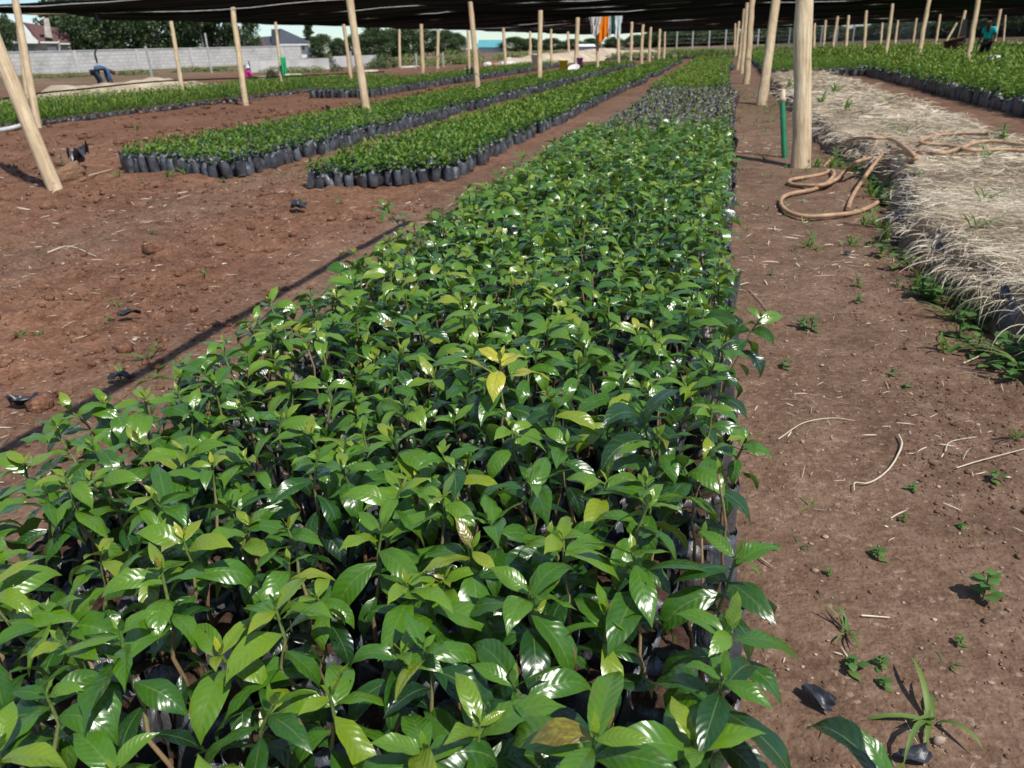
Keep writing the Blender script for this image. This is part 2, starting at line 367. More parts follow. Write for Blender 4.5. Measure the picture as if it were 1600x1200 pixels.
def bags(mb, pos, r, h, ns=14, tint=0.0, mat=0, soil=1, lip=.03, bulge=.08, crk=.06, soiltop=True):
    K = len(pos); a = np.arange(ns) * 2 * math.pi / ns
    r = np.broadcast_to(np.asarray(r, float), (K,)); h = np.broadcast_to(np.asarray(h, float), (K,))
    zs = np.array([0, .3, .65, .9, 1.0]); rs = np.array([.93, 1 + bulge, 1 + bulge * .8, 1.0, 1.03])
    lean = rng.normal(0, .02, (K, 2))
    ph = rng.uniform(0, 6.28, (K, 1, 1)); am = rng.uniform(.3, 1, (K, 1, 1)) * crk
    wob = 1 + am * np.sin(3 * a + ph) * np.array([.3, .7, 1, 1.2, 1.6])[None, :, None] + rng.normal(0, crk * .6, (K, 5, ns))
    R = r[:, None, None] * rs[None, :, None] * wob
    Z = np.broadcast_to(zs[None, :, None] * h[:, None, None], (K, 5, ns)).copy()
    Z[:, 4, :] = h[:, None] + lip * (rng.uniform(-.4, 1, (K, ns)) * .7 + .6 * np.sin(2 * a + ph[:, :, 0]))
    X = pos[:, 0, None, None] + R * np.cos(a) + lean[:, 0, None, None] * zs[None, :, None]
    Y = pos[:, 1, None, None] + R * np.sin(a) + lean[:, 1, None, None] * zs[None, :, None]
    V = np.stack([X, Y, Z + pos[:, 2, None, None]], -1)
    # inner lip ring and soil
    inner = V[:, 4:5] * 1.0; cen = V[:, 4].mean(1)[:, None, None, :]
    inner = cen + (inner - cen) * .93; inner[..., 2] = (pos[:, 2] + h * .90)[:, None, None]
    V = np.concatenate([V, inner], 1)
    mb.add(V, many(grid_quads(5, ns, True), K, 6 * ns), tint=np.repeat(np.broadcast_to(np.asarray(tint, float), (K,)), 6 * ns), mat=mat)
    if soiltop:
        cp = inner[:, 0].mean(1)[:, None, :] + np.array([0, 0, .006])
        SV = np.concatenate([inner[:, 0], cp], 1)
        tri = np.array([[i, (i + 1) % ns, ns] for i in range(ns)])
        mb.add(SV, tri=(tri[None] + (np.arange(K) * (ns + 1))[:, None, None]).reshape(-1, 3), mat=soil)
    return mb

# ------------------------------------------------------------------ ground: one sheet, fine near the camera
def spaced(a, b, step, lo, hi, g=1.16):
    c = list(np.arange(a, b + 1e-6, step)); s = step
    while c[-1] < hi: s *= g; c.append(c[-1] + s)
    s = step
    while c[0] > lo: s *= g; c.insert(0, c[0] - s)
    return np.array(c)
gx = spaced(-5.2, 2.2, .03, -2200, 2200); gy = spaced(.6, 9.5, .03, -60, 3200, 1.10)
GX, GY = np.meshgrid(gx, gy, indexing='ij')
zone = .5 * np.clip((1 - sstep(-2.9, -2.0, GX)) * .9 + sstep(.8, 1.6, GX) * .3, 0, 1)
zone = zone * (1 - .8 * np.exp(-((GX + 4.5) / .6) ** 2))
farz = np.maximum(sstep(52, 75, GY), sstep(-20.5, -27, GX) * 0 + (1 - sstep(-42, -30, GX)))
zone = np.clip(zone + farz * (1 - zone), 0, 1)
g = MB().add(np.stack([GX, GY, gh(GX, GY)], -1), grid_quads(len(gx) - 1, len(gy) - 1)[:, ::-1], tint=zone.ravel())
tag(g.build('ground', M['ground']), kind='structure')

# ------------------------------------------------------------------ foreground coffee seedlings
BAGH = .185
def seedling_shapes(mbS, mbL, base, hh, hi=True, dark=0.0, yellow=False, lean=None, bare=False, Ls=1.0, mottle=False, ms=0, ml=0):
    base = np.asarray(base, float)
    if lean is None: lean = rng.normal(0, .03, 2)
    if bare: lean = np.array(lean) * .3
    k = 7 if hi else 4; t = np.linspace(0, 1, k)
    kink = rng.normal(0, .006, (k, 2)); kink[0] = 0
    st = base + np.stack([lean[0] * t ** 1.5 + kink[:, 0], lean[1] * t ** 1.5 + kink[:, 1], hh * t], 1)
    tube(mbS, st, .0042 * (1 - .5 * t) * (1.1 if hi else 1.3), 6 if hi else 4, tint=t * .95 if not bare else t * .4, mat=ms, cap=hi)
    fr = np.array([.38, .53, .66, .77, .86, .93, .98, 1.0]); nn = len(fr)
    Lk = np.array([.080, .100, .118, .126, .126, .108, .072, .030]) * Ls * rng.uniform(.88, 1.15)
    E0 = np.radians([-10, 0, 10, 18, 26, 32, 40, 66]); DR = np.radians([70, 86, 98, 102, 98, 86, 58, 15])
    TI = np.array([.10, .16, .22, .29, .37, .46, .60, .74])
    a0 = rng.uniform(0, 3.14); B = []; A = []; E = []; D = []; L = []; T = []
    off = rng.normal(-.005, .085) + dark
    for i in range(nn):
        if bare and i < nn - 1: continue
        p = np.array([np.interp(fr[i], t, st[:, j]) for j in range(3)])
        for s in (0, math.pi):
            if i < 2 and rng.random() < (.35 if i == 0 else .15): continue
            if i == 0 and not hi: continue
            B.append(p); A.append(a0 + s + rng.normal(0, .22)); E.append(E0[i] + rng.normal(0, .22)); D.append(DR[i] * rng.uniform(.6, 1.35))
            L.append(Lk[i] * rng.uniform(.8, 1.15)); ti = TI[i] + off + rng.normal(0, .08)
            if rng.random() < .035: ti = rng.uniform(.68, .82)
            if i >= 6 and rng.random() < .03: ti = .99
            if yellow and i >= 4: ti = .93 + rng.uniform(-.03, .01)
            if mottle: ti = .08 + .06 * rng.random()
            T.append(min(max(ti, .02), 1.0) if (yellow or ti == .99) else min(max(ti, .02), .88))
        a0 += math.pi / 2 + rng.normal(0, .15)
    if not B: return
    K = len(B); L = np.array(L) * .89
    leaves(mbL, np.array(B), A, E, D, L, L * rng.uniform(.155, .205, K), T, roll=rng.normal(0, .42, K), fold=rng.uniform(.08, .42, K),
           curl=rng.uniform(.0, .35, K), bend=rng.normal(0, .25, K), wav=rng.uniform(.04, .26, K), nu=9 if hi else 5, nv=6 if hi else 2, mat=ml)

X0, X1, Y0, Y1, SP, NC = -1.42, .045, .40, 8.5, .121, 13
slots = []
ny = int((Y1 - Y0) / SP)
for j in range(ny):
    for i in range(NC):
        x = X0 + (i + .5 * (j % 2) * .5) * (X1 - X0) / (NC - .75) + rng.normal(0, .012); y = Y0 + j * SP + rng.normal(0, .012)
        slots.append((x, y, i))
special = {  # world point of the shoot -> options
    'yellow': ((-.41, 1.64), dict(yellow=True, hh=.37, lean=(0, -.02), Ls=1.1), 'seedling with bright yellow top leaves in the middle of the foreground bed'),
    'mottle': ((-.10, 1.45), dict(mottle=True, hh=.33, Ls=1.2), 'tall seedling with dull speckled dark leaves fanned out near the path side of the bed'),
    'edge': ((.045, .93), dict(hh=.31, lean=(.055, -.03), Ls=1.05), 'front corner seedling whose leafy shoot leans out over the brown path'),
    'out': ((-1.44, 3.40), dict(hh=.36, lean=(-.15, 0), Ls=1.15), 'tall seedling leaning out over the bare soil on the left edge of the bed'),
    'stick': ((-.50, 3.20), dict(hh=.33, bare=True), 'seedling that is an almost bare pale stick among the leafy ones'),
    'right': ((.045, 2.15), dict(hh=.30, lean=(.10, 0)), 'right edge seedling with yellowish tips hanging over the path halfway along the bed'),
}
usedk = {}
for k, (p, o, l) in special.items():
    usedk[min(range(len(slots)), key=lambda q: (slots[q][0] - p[0]) ** 2 + (slots[q][1] - p[1]) ** 2 + (1 if q in usedk else 0))] = k
GRP = 'coffee seedlings in black bags packed in the foreground bed'
def make_seedling(x, y, label, group, o, rest=None, tiltbag=0):
    r = thing('potted_seedling', label, 'seedling', (x, y, 0), 0, group)
    b = MB(); s = MB(); d = MB()
    bags(b, np.array([[0, 0, 0.0]]), rng.uniform(.048, .055), BAGH * rng.uniform(.92, 1.08), ns=26, tint=rng.uniform(0, .35), soiltop=False, lip=.026, crk=.045)
    V = b.v[0].reshape(6, 26, 3)[5]; c = V.mean(0)
    rings = [c + (V - c) * 1.0, c + (V - c) * .6 + [0, 0, .004], c + (V - c) * .25 + [0, 0, .009]]
    rings = [q + np.column_stack([np.zeros((26, 2)), rng.normal(0, .0022, 26)]) for q in rings]
    d.add(np.vstack(rings + [c[None] + [0, 0, .01]]), grid_quads(2, 26, True), tri=[[52 + i, 52 + (i + 1) % 26, 78] for i in range(26)])
    L = MB(); seedling_shapes(s, L, (0, 0, BAGH * .88), o.pop('hh', rng.uniform(.235, .325)), **o)
    b.build('bag', M['bag'], r); d.build('soil', M['potsoil'], r); s.build('stem', M['stem'], r); L.build('foliage', M['leaf'], r)
    return r
rest = MB(); NIND = 0
for q, (x, y, i) in enumerate(slots):
    # the first rows in front of the camera never show: skip what lies outside the view
    pc = AX.T @ (np.array([x, y, .42]) - np.array([0, 0, CAMH])); py = pc[1] / pc[2] * F + 600; px = pc[0] / pc[2] * F + 800
    if py > 1330 or px < -140: continue
    lx = 0.0
    if q in usedk:
        k = usedk[q]; _, o, l = special[k]; make_seedling(x, y, l, 'distinct seedlings of the foreground bed', dict(o)); NIND += 1; continue
    if NIND < 300 and y < 4.6:
        o = {}
        if i == 0: o['lean'] = (rng.normal(-.01, .04), rng.normal(0, .03)); o['hh'] = rng.uniform(.19, .27)
        if i == NC - 1: o['lean'] = (rng.normal(-.01, .03), rng.normal(0, .03)); o['Ls'] = .92
        if x > -.35 and y < 1.5: o['dark'] = -.10; o['Ls'] = 1.12
        if rng.random() < .02 or (i == NC - 1 and 1.08 < y < 1.28): o['bare'] = True
        if i == 0: l, gname = 'glossy green seedling in the outer left row of the foreground bed beside bare soil', 'outer left row of the foreground bed'
        elif i == NC - 1: l, gname = 'glossy green seedling in the outer right row of the foreground bed along the path', 'outer right row of the foreground bed'
        else: l, gname = 'glossy dark green seedling packed inside the near foreground bed', GRP
        make_seedling(x, y, l, gname, o); NIND += 1
    else:
        lean = rng.normal(0, .03, 2) + (np.array([-.015, 0]) if i == 0 else np.array([-.035, 0]) if i == NC - 1 else 0)
        p = np.array([[x, y, 0.0]])
        bags(rest, p, .054, BAGH, ns=14 if i in (0, NC - 1) else 9, tint=rng.uniform(0, .4), mat=2, soil=3)
        seedling_shapes(rest, rest, (x, y, BAGH * .88), rng.uniform(.22, .33) * (.82 if i == 0 else 1), hi=False, lean=lean, bare=rng.random() < .03, ms=1, ml=0)
tag(rest.build('coffee_seedlings', [M['leaf'], M['stem'], M['bag'], M['potsoil']]), 'dense mass of glossy seedlings filling the farther half of the foreground bed', 'seedlings', kind='stuff')
# one more seedling whose top pokes up at the bottom edge of the view, set down on the path
r = make_seedling(.235, .74, 'dark seedling with one upright leaf standing alone on the path at the near edge', 'distinct seedlings of the foreground bed', dict(hh=.22, dark=-.2, Ls=1.1, lean=(.02, .0)))

# ------------------------------------------------------------------ the other beds (masses of small seedlings)
def bed(name, label, xa, xb, bands, bagh, bagr, ph, L, tints, keep=None, lpp=10, bagall=14.0, edge=2, dens=1.0, dirt=.2, wr=.24, e0=(5, 65)):
    mb = MB()
    for (ya, yb, s) in bands:
        xs = np.arange(xa + s / 2, xb, s); ys = np.arange(ya + s / 2, yb, s)
        X, Y = np.meshgrid(xs, ys, indexing='ij'); I = np.broadcast_to(np.arange(len(xs))[:, None], X.shape).ravel()
        J = np.broadcast_to(np.arange(len(ys))[None], X.shape).ravel(); nX = len(xs)
        X = X.ravel() + rng.normal(0, s * .2, X.size) + .05 * vnoise(Y.ravel() * 1.3, 0 * Y.ravel(), 3); Y = Y.ravel() + rng.normal(0, s * .2, X.size)
        k = np.ones(X.size, bool) if keep is None else keep(X, Y)
        X, Y, I, J = X[k], Y[k], I[k], J[k]
        f = (s / bands[0][2]) ** .75
        be = (I < edge) | (I >= nX - edge) | (Y < bagall) | ((J < 3) & (ya == bands[0][0]))
        P = np.stack([X, Y, np.zeros(len(X))], 1)
        if be.any():
            K = int(be.sum()); bags(mb, P[be], np.clip(s * .46, 0, .10) * rng.uniform(.9, 1.05, K), bagh * rng.uniform(.74, 1.12, K), ns=10, tint=rng.uniform(0, dirt, K), mat=1, soil=2, lip=.035, crk=.10)
        pk = rng.random(len(X)) < dens * np.clip(1.25 + 1.1 * fbm(X * 1.6, Y * 1.6, 2, 13), .3, 1); P = P[pk]; n = len(P)
        if not n: continue
        hs = ph * rng.uniform(.65, 1.2, n) * (1 + .55 * fbm(P[:, 0] * 1.1, P[:, 1] * 1.1, 2, 3))
        tn = rng.uniform(*tints, n) + .10 * fbm(P[:, 0] * .5, P[:, 1] * .5, 2, 8)
        kk = n * lpp; rep = lambda a: np.repeat(a, lpp, 0)
        u = np.tile((np.arange(lpp) + .5) / lpp, n) ; u = np.clip(u + rng.normal(0, .06, kk), .12, 1)
        B = rep(P).copy(); B[:, 2] = bagh * .9 + rep(hs) * u; B[:, :2] += rng.normal(0, .012 * f, (kk, 2))
        LL = L * f * rng.uniform(.7, 1.2, kk) * (1.1 - .45 * u)
        leaves(mb, B, rng.uniform(0, 6.28, kk), np.radians(e0[0] + (e0[1] - e0[0]) * u) + rng.normal(0, .2, kk), np.radians(rng.uniform(20, 75, kk)), LL, LL * wr * rng.uniform(.85, 1.15, kk),
               np.clip(rep(tn) + .28 * (u - .5) + rng.normal(0, .07, kk), 0, .82 if tints[1] < .9 else .97), roll=rng.normal(0, .3, kk), fold=.3, curl=.2, nu=3 if s < .16 else 2, nv=2 if s < .2 else 1, mat=0)
    o = mb.build(name, [M['leafsmall'], M['bag'], M['potsoil']])
    return tag(o, label, 'seedlings', kind='stuff')
nb = lambda a, b, s: [(a, 14, s), (14, 22, s * 1.25), (22, 35, s * 1.7), (35, b, s * 2.4)]
def front3(X, Y): return (Y > 7.0 + .55 * np.clip(X + 3.1, 0, 1) * 1.6 + .35 * vnoise(X * 2, Y * 2, 4)) & (X < -2.62 + .03 * np.sin(Y))
bed('young_seedlings', 'small bright seedlings in crumpled black bags in the narrow bed left of the foreground bed', -3.95, -2.6, nb(6.6, 52, .105), .15, .048, .13, .085, (.42, .68), front3, lpp=13)
def front2(X, Y): return (Y > 7.55 + np.where(X < -5.5, .28 * np.clip(-5.5 - X, 0, 2), 0) - .3 * np.clip(X + 5.5, 0, .5) + .25 * vnoise(X * 2, Y * 2, 7))
bed('young_seedlings', 'small seedlings in grey black bags in the long bed with a bluish wall of bags', -7.0, -5.1, nb(7.2, 48, .115), .18, .052, .11, .080, (.40, .66), front2, dirt=.12, dens=.95, lpp=12)
bed('young_seedlings', 'low seedlings behind a grey bag edge in the bed beyond the leaning strip of dug soil', -12.0, -9.85, [(22, 30, .15), (30, 50, .22)], .20, .07, .16, .085, (.40, .66))
bed('grassy_seedlings', 'pale thin leaved seedlings in the broad bed at the far left by the straw mound', -16.3, -13.9, [(9.5, 17, .13), (17, 34, .19)], .08, .05, .26, .13, (.50, .74), wr=.09, e0=(40, 85), lpp=14, bagall=0)
bed('young_seedlings', 'bright green seedlings along the back of the broad far left bed', -19.0, -16.3, [(11, 20, .15), (20, 34, .2)], .17, .06, .22, .085, (.5, .74), bagall=0)
# the strip behind the foreground bed: mostly bags with poor pale seedlings, then green again
bed('stunted_seedlings', 'sparse stunted seedlings with pale curled leaves in exposed bag tops behind the foreground bed', -1.6, .1, [(8.75, 12, .115), (12, 19.6, .135)], .19, .053, .07, .045, (.5, .82), bagall=20, dens=.8, lpp=6, dirt=.9)
bed('young_seedlings', 'even bright green seedlings at the far end of the foreground strip beside the post row', -1.75, .12, [(19.6, 26, .15), (26, 36, .2), (36, 52, .28)], .19, .06, .17, .085, (.55, .74), bagall=0)
def rkeep(X, Y): return ~((np.abs(X - 9.6) < .35) & (Y > 20))
bed('leafy_seedlings', 'tall yellowish green seedlings in the wide bed on the right with folded black bags at its edge', 4.3, 15.0, [(12.2, 20, .16), (20, 32, .22), (32, 60, .33)], .24, .075, .34, .12, (.50, .76), rkeep, lpp=15, bagall=0, e0=(0, 75))
bed('leafy_seedlings', 'green seedlings beyond the straw bed between the post row and the wide right bed', 1.25, 4.2, [(28.5, 36, .2), (36, 60, .3)], .2, .08, .30, .11, (.42, .66), lpp=12, bagall=0)
bed('low_seedlings', 'dull low strip of seedlings across the far end of the shaded ground', -9, 3, [(62, 70, .4)], .2, .1, .3, .2, (.4, .6), bagall=0)

# ------------------------------------------------------------------ posts
def post(b, t, zb, wpx, label, group=None, cut=False, thin=False):
    B = at(b[0], b[1], zb); d = depth_of(B); Tp = deep(t[0], t[1], d)
    dirv = (Tp - B) / (Tp[2] - B[2]); foot = B - dirv * (B[2] + .25)
    top = Tp if cut else B + dirv * (2.52 - B[2])
    r = max(wpx / 1200 * d / 2, .03)
    n = 12; s = np.linspace(0, 1, n)[:, None]; ln = float(np.linalg.norm(top - foot))
    bendv = rng.normal(0, .018, 2)
    loc = np.column_stack([np.zeros((n, 2)), s[:, 0] * ln]); loc[:, 0] += bendv[0] * np.sin(s[:, 0] * 3.1) + .006 * rng.normal(0, 1, n); loc[:, 1] += bendv[1] * np.sin(s[:, 0] * 3.1)
    rr = r * (1.04 - .16 * s[:, 0]) * (1 + .03 * rng.normal(0, 1, n))
    mb = MB(); tube(mb, loc, rr, 14, tint=np.clip(.55 - s[:, 0] * 5, 0, 1) * .7, wob=.035)
    o = mb.build('post', M['wood'])
    o.location = tuple(foot); o.rotation_mode = 'QUATERNION'; o.rotation_quaternion = Vector((0, 0, 1)).rotation_difference(Vector(top - foot))
    return tag(o, label, 'post', group)
G1, G2, G3, G4 = 'posts of the right hand row by the path', 'posts standing in the right hand bed', 'thin posts far back on the left', 'posts behind the laundry'
post((85, 294), (-6, 72), 0, 23, 'thick brace post slanting steeply across the far left with a stone at its foot', 'net support posts')
post((54, 170), (24, 0), .36, 11, 'tall post behind the slanting brace at the left edge of the scene', 'net support posts')
post((44, 158), (36, 95), .3, 7, 'slimmer post half hidden behind the tall post at the left edge', 'net support posts')
post((283, 133), (266, 25), .40, 6.5, 'short topped post at the back of the far left bed by the grey wall', 'net support posts', True)
post((381, 140), (362, 0), .40, 9, 'post beside the person in pink', 'net support posts')
post((440, 125), (430, 33), .35, 5, 'post with a green cloth tied to it', 'net support posts', True)
post((571, 158), (547, 0), .36, 13, 'stout pale post standing at the back edge of the bed of grey bags', 'net support posts')
post((548, 125), (533, 12), .2, 6, 'thin post just left of the stout pale post', 'net support posts', True)
post((661, 114), (658, 25), .25, 6, 'straight post with a greenish foot alone in front of the hedge', 'net support posts', True)
post((625, 104), (624, 45), .1, 4, 'thin grey post before the scrub at the back left', G3, True)
post((684, 105), (685, 46), .1, 5, 'thin pale post right of the straight greenish footed post', G3, True)
post((733, 104), (730, 32), .1, 4.5, 'thin grey post half hidden behind the knotty brown post', G3, True)
post((745, 130), (734, 0), .36, 9, 'knotty brown post at the end of the grey bag bed beside a black scrap', 'net support posts')
post((790, 103), (786, 37), .1, 5, 'short post in front of the teal roofed building', G3, True)
post((843, 116), (845, 0), .36, 8, 'tall smooth post left of the yellow bucket', 'net support posts')
post((829, 97), (828, 42), .1, 4, 'thin post propped by a slanting stick beside white sacks', G3, True)
post((822, 97), (830, 70), .1, 4, 'slanting prop stick leaning on the thin post beside white sacks', G3, True)
post((862, 100), (861, 46), .1, 4, 'thin post beside the mint coloured cloth', G3, True)
post((890, 95), (887, 50), .1, 4, 'thin leaning post between the buckets and the pale heap', G3, True)
post((900, 105), (903, 16), .3, 7, 'post between the yellow bucket and the purple bucket', 'net support posts', True)
post((934, 103), (933, 30), .3, 5, 'post right under the orange garment', G4, True)
post((966, 98), (965, 22), .3, 5, 'post under the white striped shirt at the end of the washing', G4, True)
LB = 'post in the receding line in front of the pale heap'
for a in (((985, 94), (987, 35), .3, 5), ((1003, 92), (1005, 39), .3, 5), ((1015, 91), (1017, 43), .3, 4.5), ((1029, 89), (1031, 46), .3, 4.3), ((1037, 88), (1039, 50), .3, 3.2)):
    post(*a, LB, 'receding line of posts by the pale heap', True)
post((1250, 262), (1253, 0), 0, 28, 'thickest round post beside the green standpipe on the path', G1)
post((1190, 164), (1212, 0), 0, 15, 'brown post leaning right behind the thickest post', G1)
post((1166, 131), (1175, 0), 0, 10, 'straight pale post third from the green standpipe along the path', G1)
post((1158, 115), (1168, 0), 0, 6.5, 'post fourth along the path row beyond the straight pale post', G1)
post((1152, 109), (1163, 14), 0, 5.5, 'slim post fifth along the path row just short of the far small ones', G1, True)
for a in (((1149, 90), (1155, 32), 0, 4), ((1146, 88), (1149, 37), 0, 3.4)): post(*a, 'far small post closing the row along the path', G1, True)
RB = 'slim post in the back line of the wide right bed'
for a in (((1271, 78), (1273, 37), .4, 4), ((1286, 78), (1290, 32), .4, 4.2), ((1301, 78), (1309, 26), .4, 4.5), ((1321, 77), (1326, 21), .45, 4.8)): post(*a, RB, 'slim posts of the back line in the right bed', True)
post((1350, 79), (1354, 15), .5, 5, 'tallest topped post of the back line in the wide right bed', G2, True)
post((1384, 83), (1395, 5), .5, 5.5, 'leaning post in the right bed next after the tallest topped one', G2, True)
RC = 'thin post far behind the right bed against the net'
for a in (((1376, 71), (1379, 36), .4, 3.4), ((1398, 71), (1403, 32), .4, 3.4), ((1426, 72), (1432, 29), .4, 3.6), ((1567, 69), (1571, 24), .4, 3)): post(*a, RC, 'thin posts far behind the right bed', True)
post((1437, 85), (1452, 0), .5, 7, 'reddish knotted post in the right bed left of the rusty barrow', G2)
post((1462, 72), (1469, 23), .45, 4, 'thin post right behind the rusty barrow', G2, True)
post((1495, 74), (1508, 17), .45, 5, 'post between the rusty barrow and the person in turquoise', G2, True)
post((1512, 92), (1528, 0), .5, 8, 'stout post just left of the person in turquoise', G2)
post((1553, 69), (1565, 8), .45, 5, 'post just right of the person in turquoise', G2, True)

# ------------------------------------------------------------------ shade net and its wires
WY = np.arange(15.5, 106, 4.6)
NX0, NX1 = -18.5, 24.5
def netz(x, y):
    k = (y - WY[0]) / 4.6; f = k - np.floor(k)
    sag = .17 * (1 - (2 * f - 1) ** 2) * (.7 + .6 * vnoise(np.floor(k) * 3.3, x * .12, 2))
    kx = (x - NX0) / 9.4; fx = kx - np.floor(kx)
    return 2.52 - sag - .10 * (1 - (2 * fx - 1) ** 2) + .05 * fbm(x * .5, y * 1.1, 3, 6)
nx = np.arange(NX0, NX1 + .01, .5); nyv = np.arange(14.6, 107.3, .46)
A, B = np.meshgrid(nx, nyv, indexing='ij')
mb = MB().add(np.stack([A, B, netz(A, B)], -1), grid_quads(len(nx) - 1, len(nyv) - 1))
tag(mb.build('shade_net', M['net']), 'black shade net stretched low over the whole seedling nursery', 'shade net')
for y in WY:
    x = np.arange(NX0, NX1 + .01, .9); kx = (x - NX0) / 9.4; fx = kx - np.floor(kx)
    p = np.stack([x, np.full_like(x, y) + .25 * np.sin(x * .13 + y), 2.50 - .13 * (1 - (2 * fx - 1) ** 2) + .012 * rng.normal(0, 1, len(x))], 1)
    tag(tube(MB(), p, .007 + .00016 * y, 5).build('support_wire', M['wire']), 'pale wire strung across under the black shade net', 'wire', 'wires carrying the shade net')
# net edge rail on the left: a thin pale pole line, and the rolled up net edge over the near ground (throws the long shadow)
p = np.stack([np.full(30, NX0), np.linspace(14.6, 60, 30), 2.49 + .04 * np.sin(np.arange(30) * 1.7)], 1)
tag(tube(MB(), p, .03, 6).build('edge_rail', M['wood']), 'pale thin rail along the left edge of the black net', 'rail')
ys = np.linspace(-6, 4.6, 50)
p = np.stack([-.89 + .015 * np.sin(ys * 1.3), ys, 2.5 + .05 * np.sin(ys * .8)], 1)
tag(tube(MB(), p, (.031), 10, wob=.15).build('rolled_net', M['black']), 'dark rolled net edge hanging above the foreground bed and shading the soil', 'shade net')
a = deep(150, 22, 21); b = deep(152, 99, 21)
q = spline([a, a + [.02, 0, -.35], a + [-.02, 0, -.7], b + [.02, 0, .3], b], 6)
tag(tube(MB(), q, .022, 6, wob=.2).build('hanging_rope', M['black']), 'black rope hanging down from the net before the grey wall', 'rope')
# side nets
def curtain(pts, z0, z1, label):
    P = np.array(pts, float); S = spline(np.column_stack([P, np.zeros(len(P))]), 30)[:, :2]; n = len(S); zz = np.linspace(z0, z1, 8); V = []
    for i, (x, y) in enumerate(S):
        w = .10 * math.sin(i * .9) + .06 * math.sin(i * 2.3)
        for z in zz: V.append((x, y + w * (1 - z / z1) + .1 * vnoise(i * .3, z, 3), z))
    tag(MB().add(V, grid_quads(n - 1, 7)).build('side_net', M['sidenet']), label, 'shade net')
curtain([(5, 107), (14, 107), (24.5, 106), (24.8, 84), (24.6, 58)], 0, 2.5, 'thin see-through side net hanging behind the right bed')

# ------------------------------------------------------------------ dry grass mulch bed with old bags
def xb(y): return np.interp(y, [2.6, 3.1, 3.6, 5, 5.8, 6.6, 7.4, 8.5, 10, 13], [1.34, 1.22, 1.14, 1.07, 1.18, 1.34, 1.34, 1.2, 1.12, 1.1]) + .07 * vnoise(np.asarray(y) * 2.6, 0 * np.asarray(y), 3)
def mz(x, y):
    b = xb(y); l = sstep(b, b + .13, x); r_ = 1 - sstep(2.75, 3.25, x)
    e = l * r_ * (1 - sstep(25.5, 26.5, y)) * sstep(2.6, 2.95, y)
    return .21 * e * (1 + .45 * fbm(x * 1.4, y * 1.4, 3, 2)) + .008 - .08 * (1 - sstep(.0, .35, e))
mb = MB()
xs = np.concatenate([np.arange(1.0, 1.4, .03), np.arange(1.4, 3.35, .08)]); ys = np.concatenate([np.arange(2.4, 10, .06), np.arange(10, 26.6, .25)])
A, B = np.meshgrid(xs, ys, indexing='ij')
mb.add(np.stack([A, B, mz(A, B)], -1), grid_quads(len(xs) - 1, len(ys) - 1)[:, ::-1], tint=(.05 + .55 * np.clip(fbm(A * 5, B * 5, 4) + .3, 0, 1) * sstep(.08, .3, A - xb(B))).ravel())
def straws(mb, P, az, e0, dr, L, W, tint, nu=3, mat=0, bd=.5):
    leaves(mb, P, az, e0, dr, L, W, tint, roll=rng.uniform(-1.2, 1.2, len(P)), fold=0.0, curl=0.0, bend=rng.normal(0, bd, len(P)), nu=nu, nv=1, mat=mat, prof=np.array([.6, .9, 1, 1, 1, 1, .9, .8, .6, .2]))
def fieldstraw(n, ya, yb, L, W, xa=1.05, xe=3.2):
    x = rng.uniform(xa, xe, n); y = rng.uniform(ya, yb, n); cl = fbm(x * 1.7, y * 1.7, 3, 12)
    kk = (rng.random(n) < .62 + 1.5 * cl) & (x > xb(y) + .03); x, y = x[kk], y[kk]; n = len(x)
    z = mz(x, y) + rng.uniform(0, .035, n)
    az = 2.6 + 1.9 * fbm(x * .9, y * .9, 2, 5) + rng.normal(0, 1.0, n) + (rng.random(n) < .5) * math.pi
    straws(mb, np.stack([x, y, z], 1), az, rng.normal(.05, .13, n), rng.uniform(-.1, .4, n), L * rng.uniform(.25, 1.5, n), W * rng.uniform(.4, 1.5, n),
           np.clip(.53 + .7 * fbm(x * 1.3, y * 1.3, 4, 21) + rng.normal(0, .24, n), 0, 1), bd=.3)
fieldstraw(30000, 2.7, 6, .10, .0012); fieldstraw(22000, 6, 11, .13, .002); fieldstraw(14000, 11, 26.5, .22, .004)
def loose(n, ya, yb, L, W):
    x = rng.uniform(1.15, 3.1, n); y = rng.uniform(ya, yb, n); k = (x > xb(y) + .06) & (rng.random(n) < .35 + 1.6 * fbm(x * 1.6, y * 1.6, 3, 77)); x, y = x[k], y[k]; n = len(x)
    straws(mb, np.stack([x, y, mz(x, y) + rng.uniform(0, .03, n)], 1), rng.uniform(0, 6.28, n), rng.uniform(.1, .75, n), rng.uniform(.6, 1.6, n), L * rng.uniform(.4, 1.5, n), W, np.clip(rng.normal(.7, .22, n), 0, 1), nu=5)
loose(2200, 2.8, 6, .11, .0011); loose(2200, 6, 12, .15, .002); loose(3000, 12, 26, .26, .004)
n = 9000; y = 2.7 + 11 * rng.random(n) ** 1.2; cl = vnoise(y * 1.9, 0 * y, 4); k = rng.random(n) < (.24 + 1.2 * cl) * (1 - .9 * np.exp(-((y - 3.28) / .24) ** 2)) * np.where(y > 4.6, .5, 1); y = y[k]; n = len(y)
x = xb(y) + rng.uniform(-.02, .22, n)
straws(mb, np.stack([x, y, np.maximum(mz(x, y), .15) + rng.uniform(0, .03, n)], 1), math.pi + rng.normal(0, 1.1, n), rng.uniform(-.4, .3, n), rng.uniform(.4, 1.9, n), np.where(y < 4.6, rng.uniform(.05, .21, n), rng.uniform(.04, .14, n)), .0011 * (1 + y * .12), np.clip(rng.normal(.55, .24, n), 0, 1), nu=6)
tag(mb.build('straw_mulch', M['straw']), 'dry grass mulch lying thick over the raised bed right of the path', 'straw', kind='stuff')
